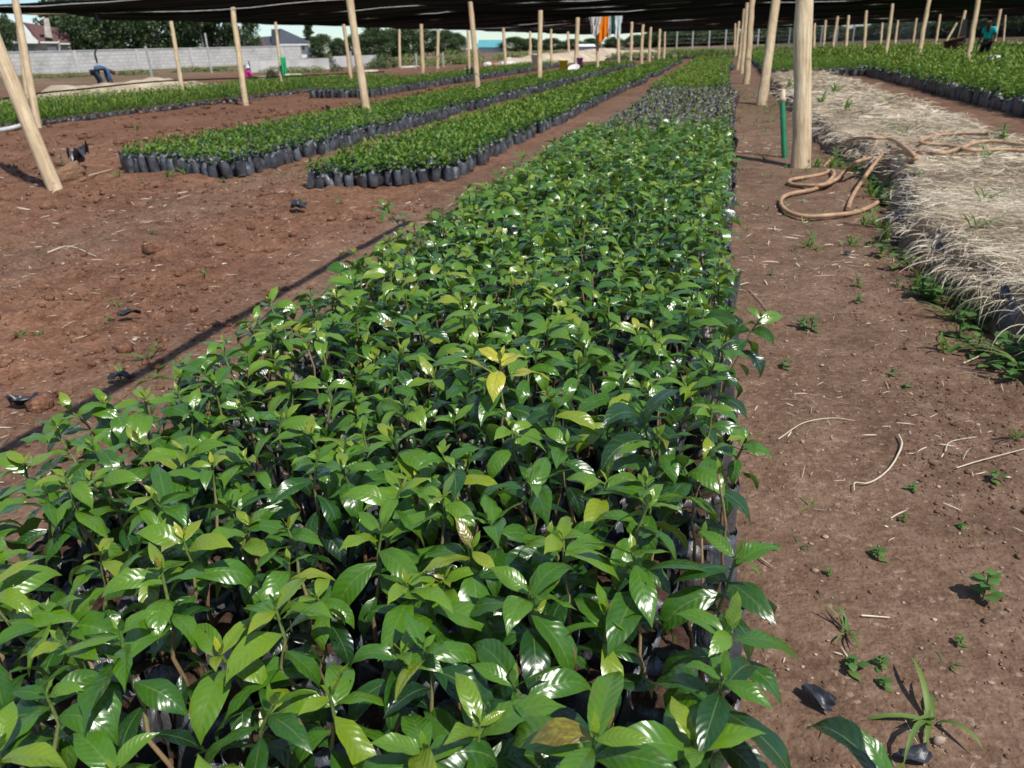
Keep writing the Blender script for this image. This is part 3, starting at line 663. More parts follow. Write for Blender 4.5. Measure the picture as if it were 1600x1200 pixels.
bagm = MB(); bags(bagm, np.zeros((1, 3)), .075, .20, ns=22, tint=.15, lip=.05, crk=.10, soil=1); bme = bagm.mesh('old_bag', [M['bag'], M['potsoil']])
for j, y in enumerate([2.80, 2.97, 3.15, 3.34, 3.52, 3.9, 4.3, 4.75, 5.2, 5.6, 6.1, 6.6, 7.1, 7.7]):
    o = bpy.data.objects.new('old_bag', bme); C.objects.link(o); o.location = (float(xb(y)) + .10 + rng.normal(0, .015), y, -.005); o.rotation_euler = (rng.normal(0, .05), rng.normal(-.06, .06), rng.uniform(0, 6)); o.scale = (1, 1, rng.uniform(.75, .95))
    tag(o, 'old black soil bag under the overhanging dry grass beside the path', 'bag', 'old bags under the straw')

# ------------------------------------------------------------------ hose, standpipe
def cx(x, y, z=.024):
    p = at(1130 + x / 3.404, y / 3.404, z)
    for _ in range(6 if z > .2 else 0): p = at(1130 + x / 3.404, y / 3.404, float(mz(p[0], p[1])) * .5 + p[2] * .5 + .025 + (z - ZM if z > ZM else 0))
    return p
ZM = .275
def strand(pts): return spline([cx(*p) for p in pts], 8)
hose = MB()
S1 = [(1640, 806, ZM), (1480, 795, ZM), (1320, 800, ZM), (1200, 775, ZM), (1050, 758, ZM), (1130, 722, ZM), (1290, 710, ZM), (1410, 712, ZM)]
S2 = [(1640, 775, ZM), (1450, 752, ZM), (1350, 757, ZM), (1250, 792, ZM), (1150, 815, ZM), (1000, 800, ZM), (930, 768, ZM), (1000, 812, ZM), (1030, 838, ZM), (965, 868, ZM), (925, 925, .22), (905, 968, .10), (870, 1030), (800, 1090), (700, 1130), (560, 1146), (430, 1150), (345, 1125), (308, 1085), (318, 1050), (370, 1028), (470, 1010), (545, 978, .03), (588, 932, .05), (575, 905, .05), (530, 925, .03), (440, 943), (365, 955), (350, 972), (400, 986), (520, 985, .05), (600, 955, .05), (660, 900, .10), (710, 862, .2), (780, 840, ZM)]
S3 = [(532, 892), (590, 830, .05), (640, 768, .17), (690, 738, ZM), (800, 734, ZM), (900, 742, ZM), (985, 800, ZM + .03), (1010, 830, ZM + .03), (950, 808, ZM), (855, 818, ZM), (800, 878, .25), (765, 925, .14), (720, 990, .05), (680, 1060), (664, 1112, .026)]
for s in (S1, S2, S3): tube(hose, strand(s), .0165, 10, wob=.03)
tag(hose.build('garden_hose', M['hose']), 'long brown garden hose looped on the path and over the dry grass bed', 'hose')
p0 = at(1228, 248, 0); dd = depth_of(p0); p1 = deep(1222.5, 157, dd); p2 = deep(1222, 146, dd)
sp = thing('standpipe', 'green water standpipe with a beige tap fitting beside the thickest post', 'standpipe', p0)
tube(MB(), np.linspace([0, 0, -.1], p1 - p0, 6), .030, 12).build('pipe', M['green'], sp)
q = p1 - p0; mb = MB(); lathe(mb, [(0, -.02), (.036, -.02), (.036, .03), (.029, .035), (.029, .075), (.022, .08), (.022, .11), (0, .112)], q, 16); box(mb, q + [-.02, .0, .105], (.08, .022, .018)); mb.build('tap', M['beige'], sp)

# ------------------------------------------------------------------ litter, clods, stones, weeds
def scatter(n, poly):
    xa, xb, ya, yb = poly; return rng.uniform(xa, xb, n), ya + (yb - ya) * rng.random(n) ** 1.4
blocks = lambda x, y: ((x > -1.55) & (x < .13)) | ((x > -4.0) & (x < -2.55) & (y > 6.7)) | ((x < -5.0) & (y > 7.2) & (x > -7.1))
mb = MB()
for n, poly, L, W in ((950, (.13, 1.25, .8, 5), .045, .0013), (700, (.13, 1.2, 4, 12), .07, .0025), (2300, (-5.2, -1.5, 1.4, 8), .055, .0019), (900, (-9.8, -4, 5, 16), .10, .004)):
    x, y = scatter(n, poly); k = ~blocks(x, y) & (rng.random(n) < .5 + fbm(x * 2, y * 2, 2, 31)); x, y = x[k], y[k]; n = len(x)
    straws(mb, np.stack([x, y, gh(x, y) + .006], 1), rng.uniform(0, 6.28, n), rng.normal(.05, .12, n), rng.uniform(-.1, .3, n), L * rng.uniform(.2, 1.6, n), W * rng.uniform(.5, 1.3, n), np.clip(rng.normal(.62, .25, n), 0, 1), bd=.22)
tag(mb.build('straw_litter', M['straw']), 'bits of dry straw strewn over the bare soil', 'straw', kind='stuff')
ICO = None
def ico():
    import bmesh
    bm = bmesh.new(); bmesh.ops.create_icosphere(bm, subdivisions=1, radius=1); v = np.array([p.co[:] for p in bm.verts]); f = np.array([[q.index for q in p.verts] for p in bm.faces]); bm.free(); return v, f
IV, IF = ico()
def stones(mb, x, y, r, flat=.7, sink=.3, tint=0.0):
    n = len(x); V = IV[None] * (1 + rng.normal(0, .16, (n, len(IV), 1))) * r[:, None, None] * np.array([1, 1, flat]) * rng.uniform(.7, 1.3, (n, 1, 3))
    a = rng.uniform(0, 6.28, n); c, s = np.cos(a)[:, None], np.sin(a)[:, None]
    P = np.stack([V[..., 0] * c - V[..., 1] * s + x[:, None], V[..., 0] * s + V[..., 1] * c + y[:, None], V[..., 2] + (gh(x, y) + r * flat * (1 - 2 * sink))[:, None]], -1)
    mb.add(P, tri=(IF[None] + (np.arange(n) * len(IV))[:, None, None]).reshape(-1, 3), tint=np.repeat(np.broadcast_to(tint, (n,)), len(IV)))
mb = MB()
for n, poly, r0 in ((9000, (-6.2, -1.7, 1.5, 8), .0062), (900, (-6.2, -2.3, 2, 8), .016), (4500, (-10, -3.9, 6, 18), .014), (6500, (.62, 1.3, .8, 4.5), .0030), (6000, (.13, 1.0, .8, 5), .0017), (2500, (-14, -8, 10, 26), .024)):
    x, y = scatter(n, poly); k = ~blocks(x, y) & (rng.random(n) < .5 + 1.1 * fbm(x * 1.2, y * 1.2, 3, 17)); x, y = x[k], y[k]
    stones(mb, x, y, r0 * np.exp(rng.normal(0, .5, len(x))), .7, .35, .46 * (x < -1.4) + .08 * (x > .5))
tag(mb.build('soil_clods', M['ground']), 'crumbly reddish soil clods scattered over the dug ground', 'soil', kind='stuff')
mb = MB()
for n, poly, r0 in ((800, (.13, 1.2, .8, 5), .0034), (500, (-4.5, -1.6, 1.5, 8), .005)):
    x, y = scatter(n, poly); k = ~blocks(x, y); x, y = x[k], y[k]; stones(mb, x, y, r0 * np.exp(rng.normal(0, .4, len(x))), .6, .2)
tag(mb.build('gravel', M['pebble']), 'tiny pale pebbles and chips dotted over the trodden soil', 'gravel', kind='stuff')
def pebble(px, py, r, label):
    p = at(px, py); mb = MB(); stones(mb, np.array([0.0]), np.array([0.0]), np.array([r]), .7, .2); o = mb.build('pebble', M['pebble']); o.location = (p[0], p[1], float(gh(p[0], p[1])) - float(gh(0, 0))); tag(o, label, 'pebble')
pebble(1466, 1163, .013, 'smooth brown pebble beside the arching grass tuft on the path')
pebble(1228, 535, .010, 'small white pebble on the path left of the leaf clump')
pebble(1284, 573, .010, 'small pale pebble lying alone in the middle of the path')

def grass_tuft(seed, n=9, L=.10, W=.0035, up=.9, dr=1.6, t=(.45, .75)):
    mb = MB(); a = rng.uniform(0, 6.28, n)
    leaves(mb, np.column_stack([rng.normal(0, .006, (n, 2)), np.zeros(n)]), a, rng.normal(up, .25, n), rng.uniform(.5, 1, n) * dr, L * rng.uniform(.5, 1.2, n), W, rng.uniform(*t, n), fold=.3, curl=0, bend=rng.normal(0, .4, n), nu=6, nv=2, prof=np.array([.6, .8, 1, 1, .95, .85, .7, .5, .3, 0]))
    return mb
def broad(n=7, L=.035, h=.04, t=(.35, .65)):
    mb = MB(); a = np.arange(n) * 2.4 + rng.normal(0, .2, n); u = (np.arange(n) + .5) / n
    leaves(mb, np.column_stack([rng.normal(0, .004, (n, 2)), u * h]), a, rng.normal(.45, .2, n), rng.uniform(.5, 1.1, n), L * rng.uniform(.7, 1.2, n) * (1.15 - .5 * u), L * .30, rng.uniform(*t, n), fold=.2, curl=.2, nu=6, nv=2)
    tube(mb, [[0, 0, -.01], [.002, 0, h * .5], [0, .002, h]], .0016, 5, tint=.4); return mb
WM = [broad().mesh('weed', M['weed']), broad(9, .028, .05).mesh('weed', M['weed']), grass_tuft(1).mesh('grass_tuft', M['weed']), grass_tuft(2, 7, .07, .003, .6).mesh('grass_tuft', M['weed'])]
def weed(p, k, s, label, group):
    o = bpy.data.objects.new('grass_tuft' if k >= 2 else 'weed', WM[k]); C.objects.link(o); o.location = (p[0], p[1], float(gh(p[0], p[1])) - .004); o.rotation_euler = (0, 0, rng.uniform(0, 6.28)); o.scale = (s,) * 3
    return tag(o, label, 'grass tuft' if k >= 2 else 'weed', group)
o = grass_tuft(3, 8, .17, .006, 1.0, 2.4, (.62, .82)).build('grass_tuft', M['weed']); p = at(1455, 1130); o.location = (p[0], p[1], 0); tag(o, 'big pale green tuft with arching grass blades near the front of the path', 'grass tuft')
o = broad(12, .045, .07, (.4, .6)).build('weed', M['weed']); p = at(1535, 935); o.location = (p[0], p[1], 0); tag(o, 'round leaved weed cluster on the right side of the path', 'weed')
LW, LG = 'small broad leaved weed sprouting from the bare path', 'small grass tuft sprouting from the bare path'
for px, py, k, s in ((1330, 1050, 0, .9), (1372, 1045, 1, .7), (1380, 1075, 0, .6), (1370, 873, 0, .8), (1265, 795, 3, .7), (1250, 855, 3, .6), (1322, 990, 2, .8), (1425, 770, 0, .7), (1410, 815, 1, .6), (1340, 450, 1, 1.2), (1340, 475, 0, 1.1), (1400, 448, 1, 1.0), (1255, 515, 0, 1.5), (1268, 520, 1, 1.5), (1225, 575, 0, 1.0), (1392, 590, 1, .8), (1415, 608, 0, .7), (1500, 1010, 1, .6), (1205, 430, 1, .9), (1585, 690, 2, .9), (1550, 760, 0, .9), (1480, 1040, 3, .6), (1295, 900, 1, .5), (1500, 830, 0, .5), (1210, 860, 0, .5), (1290, 1140, 3, .6)):
    weed(at(px, py), k, s, LG if k >= 2 else LW, 'weeds sprouting from the path')
for px, py, k, s in ((1265, 385, 2, 1.6), (1275, 390, 3, 1.6), (1330, 385, 2, 1.4), (1360, 380, 3, 1.5), (1350, 350, 2, 1.4), (1480, 545, 2, 1.6), (1470, 535, 3, 1.8), (1490, 500, 2, 1.8), (1450, 420, 2, 2), (1465, 395, 2, 2), (1400, 390, 3, 1.8), (1275, 262, 2, 2.2), (1300, 262, 2, 2.2), (1265, 262, 3, 2), (1195, 250, 2, 2), (1205, 190, 3, 2.5), (1150, 190, 2, 2.5)):
    weed(at(px, py), k, s, 'grass tuft at the foot of the dry grass bed along the path', 'grass tufts along the dry grass bed')
for px, py, k, s in ((1470, 430, 0, 2.2), (1475, 455, 1, 2.4), (1505, 460, 0, 2.4), (1530, 475, 1, 2.6), (1555, 480, 0, 2.4), (1525, 505, 0, 2.2), (1560, 515, 1, 2.6), (1590, 510, 0, 2.8), (1500, 480, 1, 2.2), (1370, 300, 0, 2.4), (1380, 315, 1, 2.2), (1465, 410, 1, 1.8)):
    weed(at(px, py), k, s, 'large leaved weed in the shade under the overhanging dry grass', 'large weeds under the overhanging dry grass')
for q in range(44):
    y = 2.9 + 6.5 * rng.random() ** 1.3; weed((float(xb(y)) - rng.uniform(.0, .13), y), int(rng.integers(0, 4)), rng.uniform(1.3, 2.3) * (1 + .06 * y), 'green weed crowding the foot of the dry grass bed', 'weeds crowding the foot of the dry grass bed')
for x, y, k, s in ((1.9, 9.5, 2, 3), (2.2, 7.6, 2, 2.4), (1.7, 12.5, 2, 3.2), (2.4, 11.2, 3, 3), (1.5, 14, 2, 3.5), (2.0, 16.5, 2, 4), (1.6, 5.4, 2, 2), (1.35, 4.6, 2, 2), (1.9, 4.2, 2, 1.8), (1.5, 6.6, 3, 2), (2.6, 8.6, 0, 4), (2.4, 13.4, 2, 3), (1.25, 8.8, 2, 2.5), (1.3, 18.5, 2, 4)):
    o = weed((x, y), k, s, 'green blades growing up through the dry grass mulch', 'green blades in the dry grass mulch'); o.location.z = float(mz(x, y)) - .01
for px, py in ((2.9 + .35 * i, 0) for i in range(0)): pass
for px, py, k, s in ((170, 500, 0, .9), (185, 480, 2, .9), (55, 520, 2, .7), (30, 525, 2, .8), (230, 560, 2, 1.2), (250, 590, 3, 1.2), (190, 590, 2, 1), (240, 365, 0, 1), (60, 400, 0, .8), (320, 430, 2, .8), (470, 318, 2, 1), (30, 335, 3, 1.1), (100, 265, 1, 2.6), (290, 278, 2, 1.8), (265, 280, 2, 1.8), (185, 278, 2, 1.6), (225, 280, 3, 1.6), (350, 285, 0, 1.6), (480, 290, 2, 1.4), (520, 262, 2, 2), (570, 300, 3, 1.3), (460, 260, 3, 2), (215, 205, 2, 2), (530, 318, 2, 1)):
    weed(at(px, py), k, s, 'grass tuft growing on the dug soil left of the foreground bed' if k >= 2 else 'broad leaved weed growing on the dug soil left of the foreground bed', 'weeds on the dug soil')
mb = MB(); n = 900; x = np.concatenate([rng.uniform(.12, 1.1, 380), rng.uniform(-5.1, -4.0, 520)]); y = np.concatenate([rng.uniform(4.5, 22, 380), rng.uniform(7, 30, 520)])
k = rng.random(n) < .5 + 1.4 * fbm(x * 1.2, y * .9, 3, 44); x, y = x[k], y[k]; n = len(x) * 4; x = np.repeat(x, 4); y = np.repeat(y, 4)
leaves(mb, np.stack([x, y, gh(x, y) - .003], 1), rng.uniform(0, 6.28, n), rng.normal(.8, .3, n), rng.uniform(.3, 1.2, n), .05 * (1 + y * .06) * rng.uniform(.4, 1.2, n), .003 * (1 + y * .09), rng.uniform(.4, .85, n), nu=3, nv=1)
tag(mb.build('grass', M['weed']), 'sparse short grass sprouting along the trodden paths', 'grass', kind='stuff')

def twig(pts, r, label, z=.012, col=.6):
    P = [at(*p) for p in pts]; P = [np.array([q[0], q[1], float(gh(q[0], q[1])) + z]) for q in P]; S = spline(P, 6)
    n = len(S); mb = MB(); tube(mb, S, r * .72 * (1.1 - .5 * np.linspace(0, 1, n)), 6, tint=col, wob=.15); tag(mb.build('twig', M['straw']), label, 'twig')
twig([(1402, 690), (1407, 705), (1400, 722), (1388, 742), (1370, 758), (1352, 765), (1334, 764), (1333, 776)], .0042, 'crooked pale root twig lying on the brown path')
twig([(1475, 715), (1480, 700), (1495, 690), (1525, 687)], .0022, 'thin bent straw stalk curved like a hook on the right of the path', .008, .7)
twig([(1492, 742), (1530, 728), (1600, 710)], .003, 'long dry stalk at the right rim of the path', .01, .6)
twig([(1180, 872), (1192, 882), (1206, 892)], .0035, 'short brown twig on the path close to the bed edge', .008, .45)
twig([(1345, 966), (1390, 967)], .0028, 'short straight straw stalk lying crosswise on the path', .007, .8)
twig([(1505, 568), (1535, 553), (1560, 542)], .0045, 'yellowish stick by the shaded weeds at the right', .012, .55)
twig([(1215, 695), (1255, 668), (1300, 660), (1335, 663)], .0022, 'long arched straw on the upper middle path', .008, .7)
twig([(140, 278), (176, 266)], .012, 'thin stick poking out from the corner of the grey bag bed', .03, .5)
twig([(1170, 455), (1185, 472), (1198, 488)], .004, 'thin brown twig on the path beside the bed edge', .008, .35)
twig([(75, 398), (110, 392), (150, 402)], .006, 'pale broken stalk lying on the dug soil', .012, .7)

M['scrap'] = simple('scrap_plastic', (.035, .037, .045), .38, .5, .5, 20, .25, .004)
def scrap(px, py, s, label, rz=0, mat='scrap', amp=.02):
    p = at(px, py); n = 8; a, b = np.meshgrid(np.linspace(-1, 1, n), np.linspace(-1, 1, n), indexing='ij')
    rr = 1 + .35 * vnoise(a * 2 + px, b * 2, 3); z = amp * (fbm(a * 1.6 + px, b * 1.6 + py, 3, 2) + .55)
    V = np.stack([a * s[0] * rr + .25 * s[0] * b * vnoise(a + px, b, 9), b * s[1] * rr * (1 - .45 * np.abs(a)), z], -1)
    o = MB().add(V, grid_quads(n - 1, n - 1), tint=.25).build('plastic_scrap', M[mat]); o.location = (p[0], p[1], float(gh(p[0], p[1])) + .008); o.rotation_euler = (0, 0, rz); tag(o, label, 'plastic scrap')
scrap(1276, 1104, (.034, .018), 'torn black plastic scrap flat on the path near the front corner of the bed', 2.5, amp=.03)
scrap(1425, 1190, (.03, .02), 'small grey plastic scrap on the path below the arching grass tuft', .4)
scrap(37, 636, (.05, .04), 'crumpled black plastic ball on the dug soil at the left edge', .2, amp=.07)
scrap(204, 500, (.05, .035), 'crumpled black plastic scrap on the dug soil left of the bed', .7, amp=.06)
scrap(192, 600, (.05, .02), 'thin dark plastic strip on the dug soil near the bed', .5, amp=.04)
scrap(468, 328, (.06, .05), 'black scrap casting a dark hollow on the bare soil before the crumpled bags', .3, amp=.09)
scrap(128, 268, (.10, .16), 'upright black sheet standing in for the dark shade behind the orange stone', 1.2, amp=.30)  # black sheet added in place of the dark shade behind the stone
scrap(1323, 402, (.03, .02), 'tiny dark plastic chip on the path below the hose loop', 1.0)
scrap(735, 126, (.12, .25), 'black plastic scrap standing beside the knotty brown post', .5, amp=.6)
scrap(1215, 139, (.18, .12), 'blue grey plastic piece lying on the straw behind the standpipe', .2, amp=.2)
# stone at the foot of the brace
import bmesh
def rock(loc, s, rz, mat, label, name='stone', seed=0, ax=(0, 0)):
    bm = bmesh.new(); bmesh.ops.create_cube(bm, size=2); bmesh.ops.subdivide_edges(bm, edges=bm.edges, cuts=5, use_grid_fill=True)
    for v in bm.verts:
        c = v.co.copy(); v.co = c.lerp(c.normalized() * 1.25, .35); w = 1 + .22 * float(fbm(c.x * 1.3 + seed, c.y * 1.3 + c.z * 1.7, 3, seed)); v.co *= w
    me = bpy.data.meshes.new(name); bm.to_mesh(me); bm.free(); me.materials.append(mat)
    o = bpy.data.objects.new(name, me); C.objects.link(o); o.location = tuple(loc); o.scale = s; o.rotation_euler = (ax[0], ax[1], rz); return tag(o, label, 'stone')
p = at(103, 284); rock((p[0], p[1], .05), (.20, .11, .085), .75, M['stone'], 'orange brown stone wedged against the foot of the slanting brace post', seed=3, ax=(.1, -.35))

# ------------------------------------------------------------------ far left: mound, wall, houses
def mound(pts, w, h, mat, name, label, cat, tint=.8, seed=0, kind=None):
    S = spline(np.array(pts, float), 10); n = len(S); m = 14; V = []; T = []
    d = np.gradient(S, axis=0); d /= np.linalg.norm(d, axis=1)[:, None]; side = np.column_stack([d[:, 1], -d[:, 0], 0 * d[:, 0]])
    for i in range(n):
        e = math.sin(math.pi * min(max(i / (n - 1), .02), .98)) ** .5
        for j in range(m + 1):
            u = j / m * 2 - 1; z = h * e * max(0, 1 - u * u) * (1 + .8 * float(fbm(i * .35 + seed, u * 2.5, 3, seed))) - .03
            V.append(S[i] + side[i] * u * w * (1 + .3 * float(vnoise(i * .5, u, seed))) + np.array([0, 0, z])); T.append(tint + .35 * float(fbm(i * .8, u * 5, 3, seed)))
    return tag(MB().add(V, grid_quads(n - 1, m), tint=T).build(name, mat), label, cat, kind=kind)
mound([at(-40, 170), at(60, 162), at(160, 150), at(260, 141), at(330, 134)], 1.0, .44, M['straw'], 'straw_mound', 'long pale straw mound behind the far left bed', 'straw mound', .36, 2)
tag(tube(MB(), spline([at(-20, 158, .35), at(60, 146, .35), at(130, 139, .4), at(250, 127, .45), at(380, 122, .45), at(520, 116, .4), at(600, 112, .3)], 8), .03, 6).build('irrigation_pipe', M['black']), 'thin dark irrigation pipe running along the straw mound at the far left', 'pipe')
tag(tube(MB(), spline([at(-10, 206, .05), at(20, 200, .05), at(34, 196, .05)], 5), .045, 8).build('white_pipe', M['wire']), 'short white pipe end on the soil at the left edge of the far left bed', 'pipe')
M['block'] = simple('grey_block', (.50, .49, .47), .9, .1, .18, .8, .4, .05, pos=True)
def brick_wall_mat():
    m, nt, out = nodes('block_wall'); n = N(nt)
    uv = n.new('UVMap', uv_map='UVMap').outputs[0]
    br = n.new('TexBrick'); nt.links.new(uv, br.inputs[0]); br.inputs['Color1'].default_value = (.50, .49, .47, 1); br.inputs['Color2'].default_value = (.40, .39, .37, 1); br.inputs['Mortar'].default_value = (.22, .21, .2, 1)
    br.inputs['Scale'].default_value = 1; br.inputs['Brick Width'].default_value = .8; br.inputs['Row Height'].default_value = .4; br.inputs['Mortar Size'].default_value = .03
    c = n.mix(n.math('MULTIPLY', n.noise(n.pos(), .6, 5), .6), br.outputs[0], (.58, .57, .54)); c = n.mix(n.math('MULTIPLY', n.math('SUBTRACT', n.noise(n.pos(), .35, 6, .7), .5, clamp=True), 2.5, clamp=True), c, (.17, .155, .13)); nt.links.new(n.bsdf(c, .9, .1), out.inputs[0]); return m
M['wallb'] = brick_wall_mat()
def wall(name, P, Q, h, thick, label, z0=-.3, piers=0, mat=None, cap=True):
    P = np.array(P[:2]); Q = np.array(Q[:2]); L = np.linalg.norm(Q - P); d = (Q - P) / L
    r = thing(name, label, 'wall', (*P, 0), math.atan2(d[1], d[0]))
    mb = MB()
    for yy, rev in ((-thick / 2, False), (thick / 2, True)):
        V = np.array([[0, yy, z0], [L, yy, z0], [L, yy, h], [0, yy, h]]); mb.add(V, [[3, 2, 1, 0]] if rev else [[0, 1, 2, 3]], uv=np.array([[0, 0], [L, 0], [L, h], [0, h]]))
    mb.add([[0, -thick / 2, h], [L, -thick / 2, h], [L, thick / 2, h], [0, thick / 2, h]], [[0, 1, 2, 3]])
    mb.build('wall_panel', mat or M['wallb'], r, False)
    if cap: box(MB(), (L / 2, 0, h + .05), (L, thick + .12, .1)).build('coping', M['block'], r, False)
    for i in range(piers):
        box(MB(), ((i + .5) * L / piers, -thick / 2 - .06, h / 2), (.4, .12, h)).build('pier', M['block'], r, False)
    return r
wall('boundary_wall', (-93, 52), (-70, 128), 2.55, .22, 'long grey concrete block wall behind the bent worker', piers=9)
a, b = deep(392, 117, 62), deep(515, 113, 66)
wall('boundary_wall', a, b, .86, .25, 'low weathered wall in front of the white house with the dark roof', mat=M['block'], cap=False)
c = deep(590, 110, 75); wall('boundary_wall', deep(516, 113, 74), c, .95, .25, 'short pale wall piece right of the round bush', mat=M['block'], cap=False)

M['maroon'] = simple('maroon_roof_tiles', (.125, .062, .056), .7, .3, .25, 2, .4, .05)
M['darkroof'] = simple('slate_roof_tiles', (.055, .065, .08), .6, .4, .25, 1.5, .3, .05)
M['white'] = simple('white_render', (.78, .77, .74), .8, .2, .06, 1)
M['cream'] = simple('cream_stone', (.52, .47, .40), .9, .2, .3, 1.5, .5, .05)
M['glass'] = simple('dark_window', (.03, .04, .05), .15, .6, .3, 1)
M['teal'] = simple('teal_sheet_roof', (.10, .33, .36), .5, .4, .15, 1)
def frame_at(px, d):
    o = deep(px, 90, d); o[2] = 0; fw = o / np.linalg.norm(o); rz = math.atan2(fw[1], fw[0]) - math.pi / 2
    return o, rz
class HB:                                # house in a frame facing the camera: u metres right, v away, z up, all from pixels
    def __init__(s, px, d, name, label, cat='house'):
        s.px, s.d = px, d; s.o, s.rz = frame_at(px, d); s.r = thing(name, label, cat, s.o, s.rz)
    def uz(s, px, py):
        p = deep(px, py, s.d) - s.o; c, n = math.cos(s.rz), math.sin(s.rz); return p[0] * c + p[1] * n, p[2]
    def prism(s, pts, v0, v1, name, mat, parent=None):   # polygon in (px,py) extruded from v0 to v1
        P = [s.uz(*p) for p in pts]; k = len(P)
        V = [(u, v0, z) for u, z in P] + [(u, v1, z) for u, z in P]; bm = bmesh.new(); vs = [bm.verts.new(v) for v in V]
        bm.faces.new(vs[:k]); bm.faces.new(vs[k:][::-1])
        for i in range(k): bm.faces.new((vs[i], vs[k + i], vs[k + (i + 1) % k], vs[(i + 1) % k]))
        bmesh.ops.recalc_face_normals(bm, faces=bm.faces); me = bpy.data.meshes.new(name); bm.to_mesh(me); bm.free(); me.materials.append(mat)
        o = bpy.data.objects.new(name, me); C.objects.link(o); o.parent = parent or s.r; return o
    def slope(s, quads, name, mat, parent=None):         # each quad: 4 x (px, py, v) ; thin sheets
        mb = MB()
        for qd in quads:
            V = []
            for (px, py, v) in qd: u, z = s.uz(px, py); V.append((u, v, z))
            mb.add(V, [list(range(4))] if len(qd) == 4 else None, tri=[[0, 1, 2]] if len(qd) == 3 else None)
        return mb.build(name, mat, parent or s.r, False)
h = HB(60, 135, 'house', 'bungalow with maroon tiled roof and tall pale stone chimney behind the block wall')
h.prism([(-25, 66), (112, 66), (112, 104), (-25, 104)], 1.0, 9, 'house_wall', M['cream'])
h.prism([(14, 68), (64, 68), (37, 44)], .2, .6, 'gable', M['white'])
rf = h.slope([[(64, 65, 0), (91, 65, 0), (93, 42, 5), (36, 34, 5)], [(64, 65, 0), (36, 34, 5), (36, 36, 5.2), (60, 67, 0)], [(93, 67, .6), (110, 67, .6), (110, 49, 4), (93, 49, 4)], [(-25, 66, 0), (16, 66, 0), (37, 35, 5), (-25, 35, 5)]], 'roof', M['maroon'])
h.prism([(70, 58), (82, 60), (76, 29), (68, 29)], -.6, .6, 'chimney', M['cream'], rf); h.prism([(60, 34), (69, 29), (69, 27), (60, 31)], -.6, .6, 'chimney_cowl', M['white'], rf)
h.prism([(63, 67.5), (91, 67.5), (91, 65), (63, 65)], -.25, .1, 'fascia', M['white']); h.prism([(94, 69), (110, 69), (110, 67), (94, 67)], .3, .55, 'fascia', M['white'])
h.prism([(74, 85), (90, 85), (88, 73), (74, 73)], .6, .95, 'window', M['white']); h.prism([(40, 84), (54, 84), (54, 72), (40, 72)], .6, .95, 'window', M['glass']); h.prism([(20, 84), (34, 84), (34, 72), (20, 72)], .6, .95, 'window', M['glass']); h.prism([(96, 84), (106, 84), (106, 72), (96, 72)], .6, .95, 'window', M['glass'])

h = HB(450, 280, 'house', 'two storey white house with dark grey hipped roof')
h.prism([(436, 70), (483, 70), (483, 93), (436, 93)], 1.5, 14, 'house_wall', M['white']); h.prism([(396, 71), (425, 71), (425, 92), (396, 92)], 3, 14, 'house_wall', M['white'])
h.prism([(424, 46), (437, 46), (437, 92), (424, 92)], 2.2, 8, 'stair_tower', M['darkroof'])
h.slope([[(434, 69, 0), (488, 68.5, 0), (474, 60, 6), (438, 44, 8)], [(434, 69, 0), (438, 44, 8), (430, 46, 12), (428, 69, 12)], [(488, 68.5, 0), (489, 67, 14), (476, 60, 10), (474, 60, 6)], [(474, 60, 6), (476, 60, 10), (439, 44, 10), (438, 44, 8)]], 'roof', M['darkroof'])
h.slope([[(390, 74, 1.5), (425, 71, 1.5), (424, 56, 7), (402, 58, 7)]], 'roof', M['darkroof'])
h.prism([(434, 71), (488, 70.5), (488, 68.8), (434, 69.2)], -.3, .2, 'fascia', M['white'])
h.slope([[(480, 86, -3), (496, 85, -3), (490, 78, 2), (481, 80, 2)]], 'porch_roof', M['darkroof'])
h.prism([(408, 72), (414, 72), (411, 60), (408, 62)], .9, 1.3, 'gable', simple('rust_board', (.28, .12, .08), .8))
for x0, x1, y0, y1 in ((443, 445.5, 72, 78), (452, 457, 70.8, 72), (473, 475.5, 72, 78), (440, 450, 88, 91), (455, 461, 88, 91)): h.prism([(x0, y1), (x1, y1), (x1, y0), (x0, y0)], 1.1, 1.45, 'window', M['glass'])
for x0, x1, y0, y1 in ((400, 406, 73, 78), (411, 420, 79, 89), (404, 410, 86, 92)): h.prism([(x0, y1), (x1, y1), (x1, y0), (x0, y0)], 2.5, 2.95, 'window', M['glass'])
h.prism([(459, 90), (463, 90), (462, 71), (459, 71)], 1.2, 1.45, 'downpipe', M['glass'])
h = HB(768, 230, 'shed', 'distant long shed with a teal sheet metal roof', 'shed')
h.prism([(747, 73), (787, 73), (787, 82), (747, 82)], 1, 10, 'shed_wall', simple('pale_blue_wall', (.55, .62, .66), .8)); h.slope([[(744, 74, 0), (790, 74, 0), (788, 62, 6), (748, 62, 6)]], 'roof', M['teal'])
h = HB(918, 200, 'shed', 'distant low white blue building behind the laundry', 'shed')
h.prism([(903, 72), (929, 72), (929, 82), (903, 82)], 1, 8, 'shed_wall', simple('white_blue_wall', (.62, .68, .75), .8)); h.slope([[(901, 72.5, 0), (931, 72.5, 0), (929, 69, 5), (903, 69, 5)]], 'roof', M['white'])

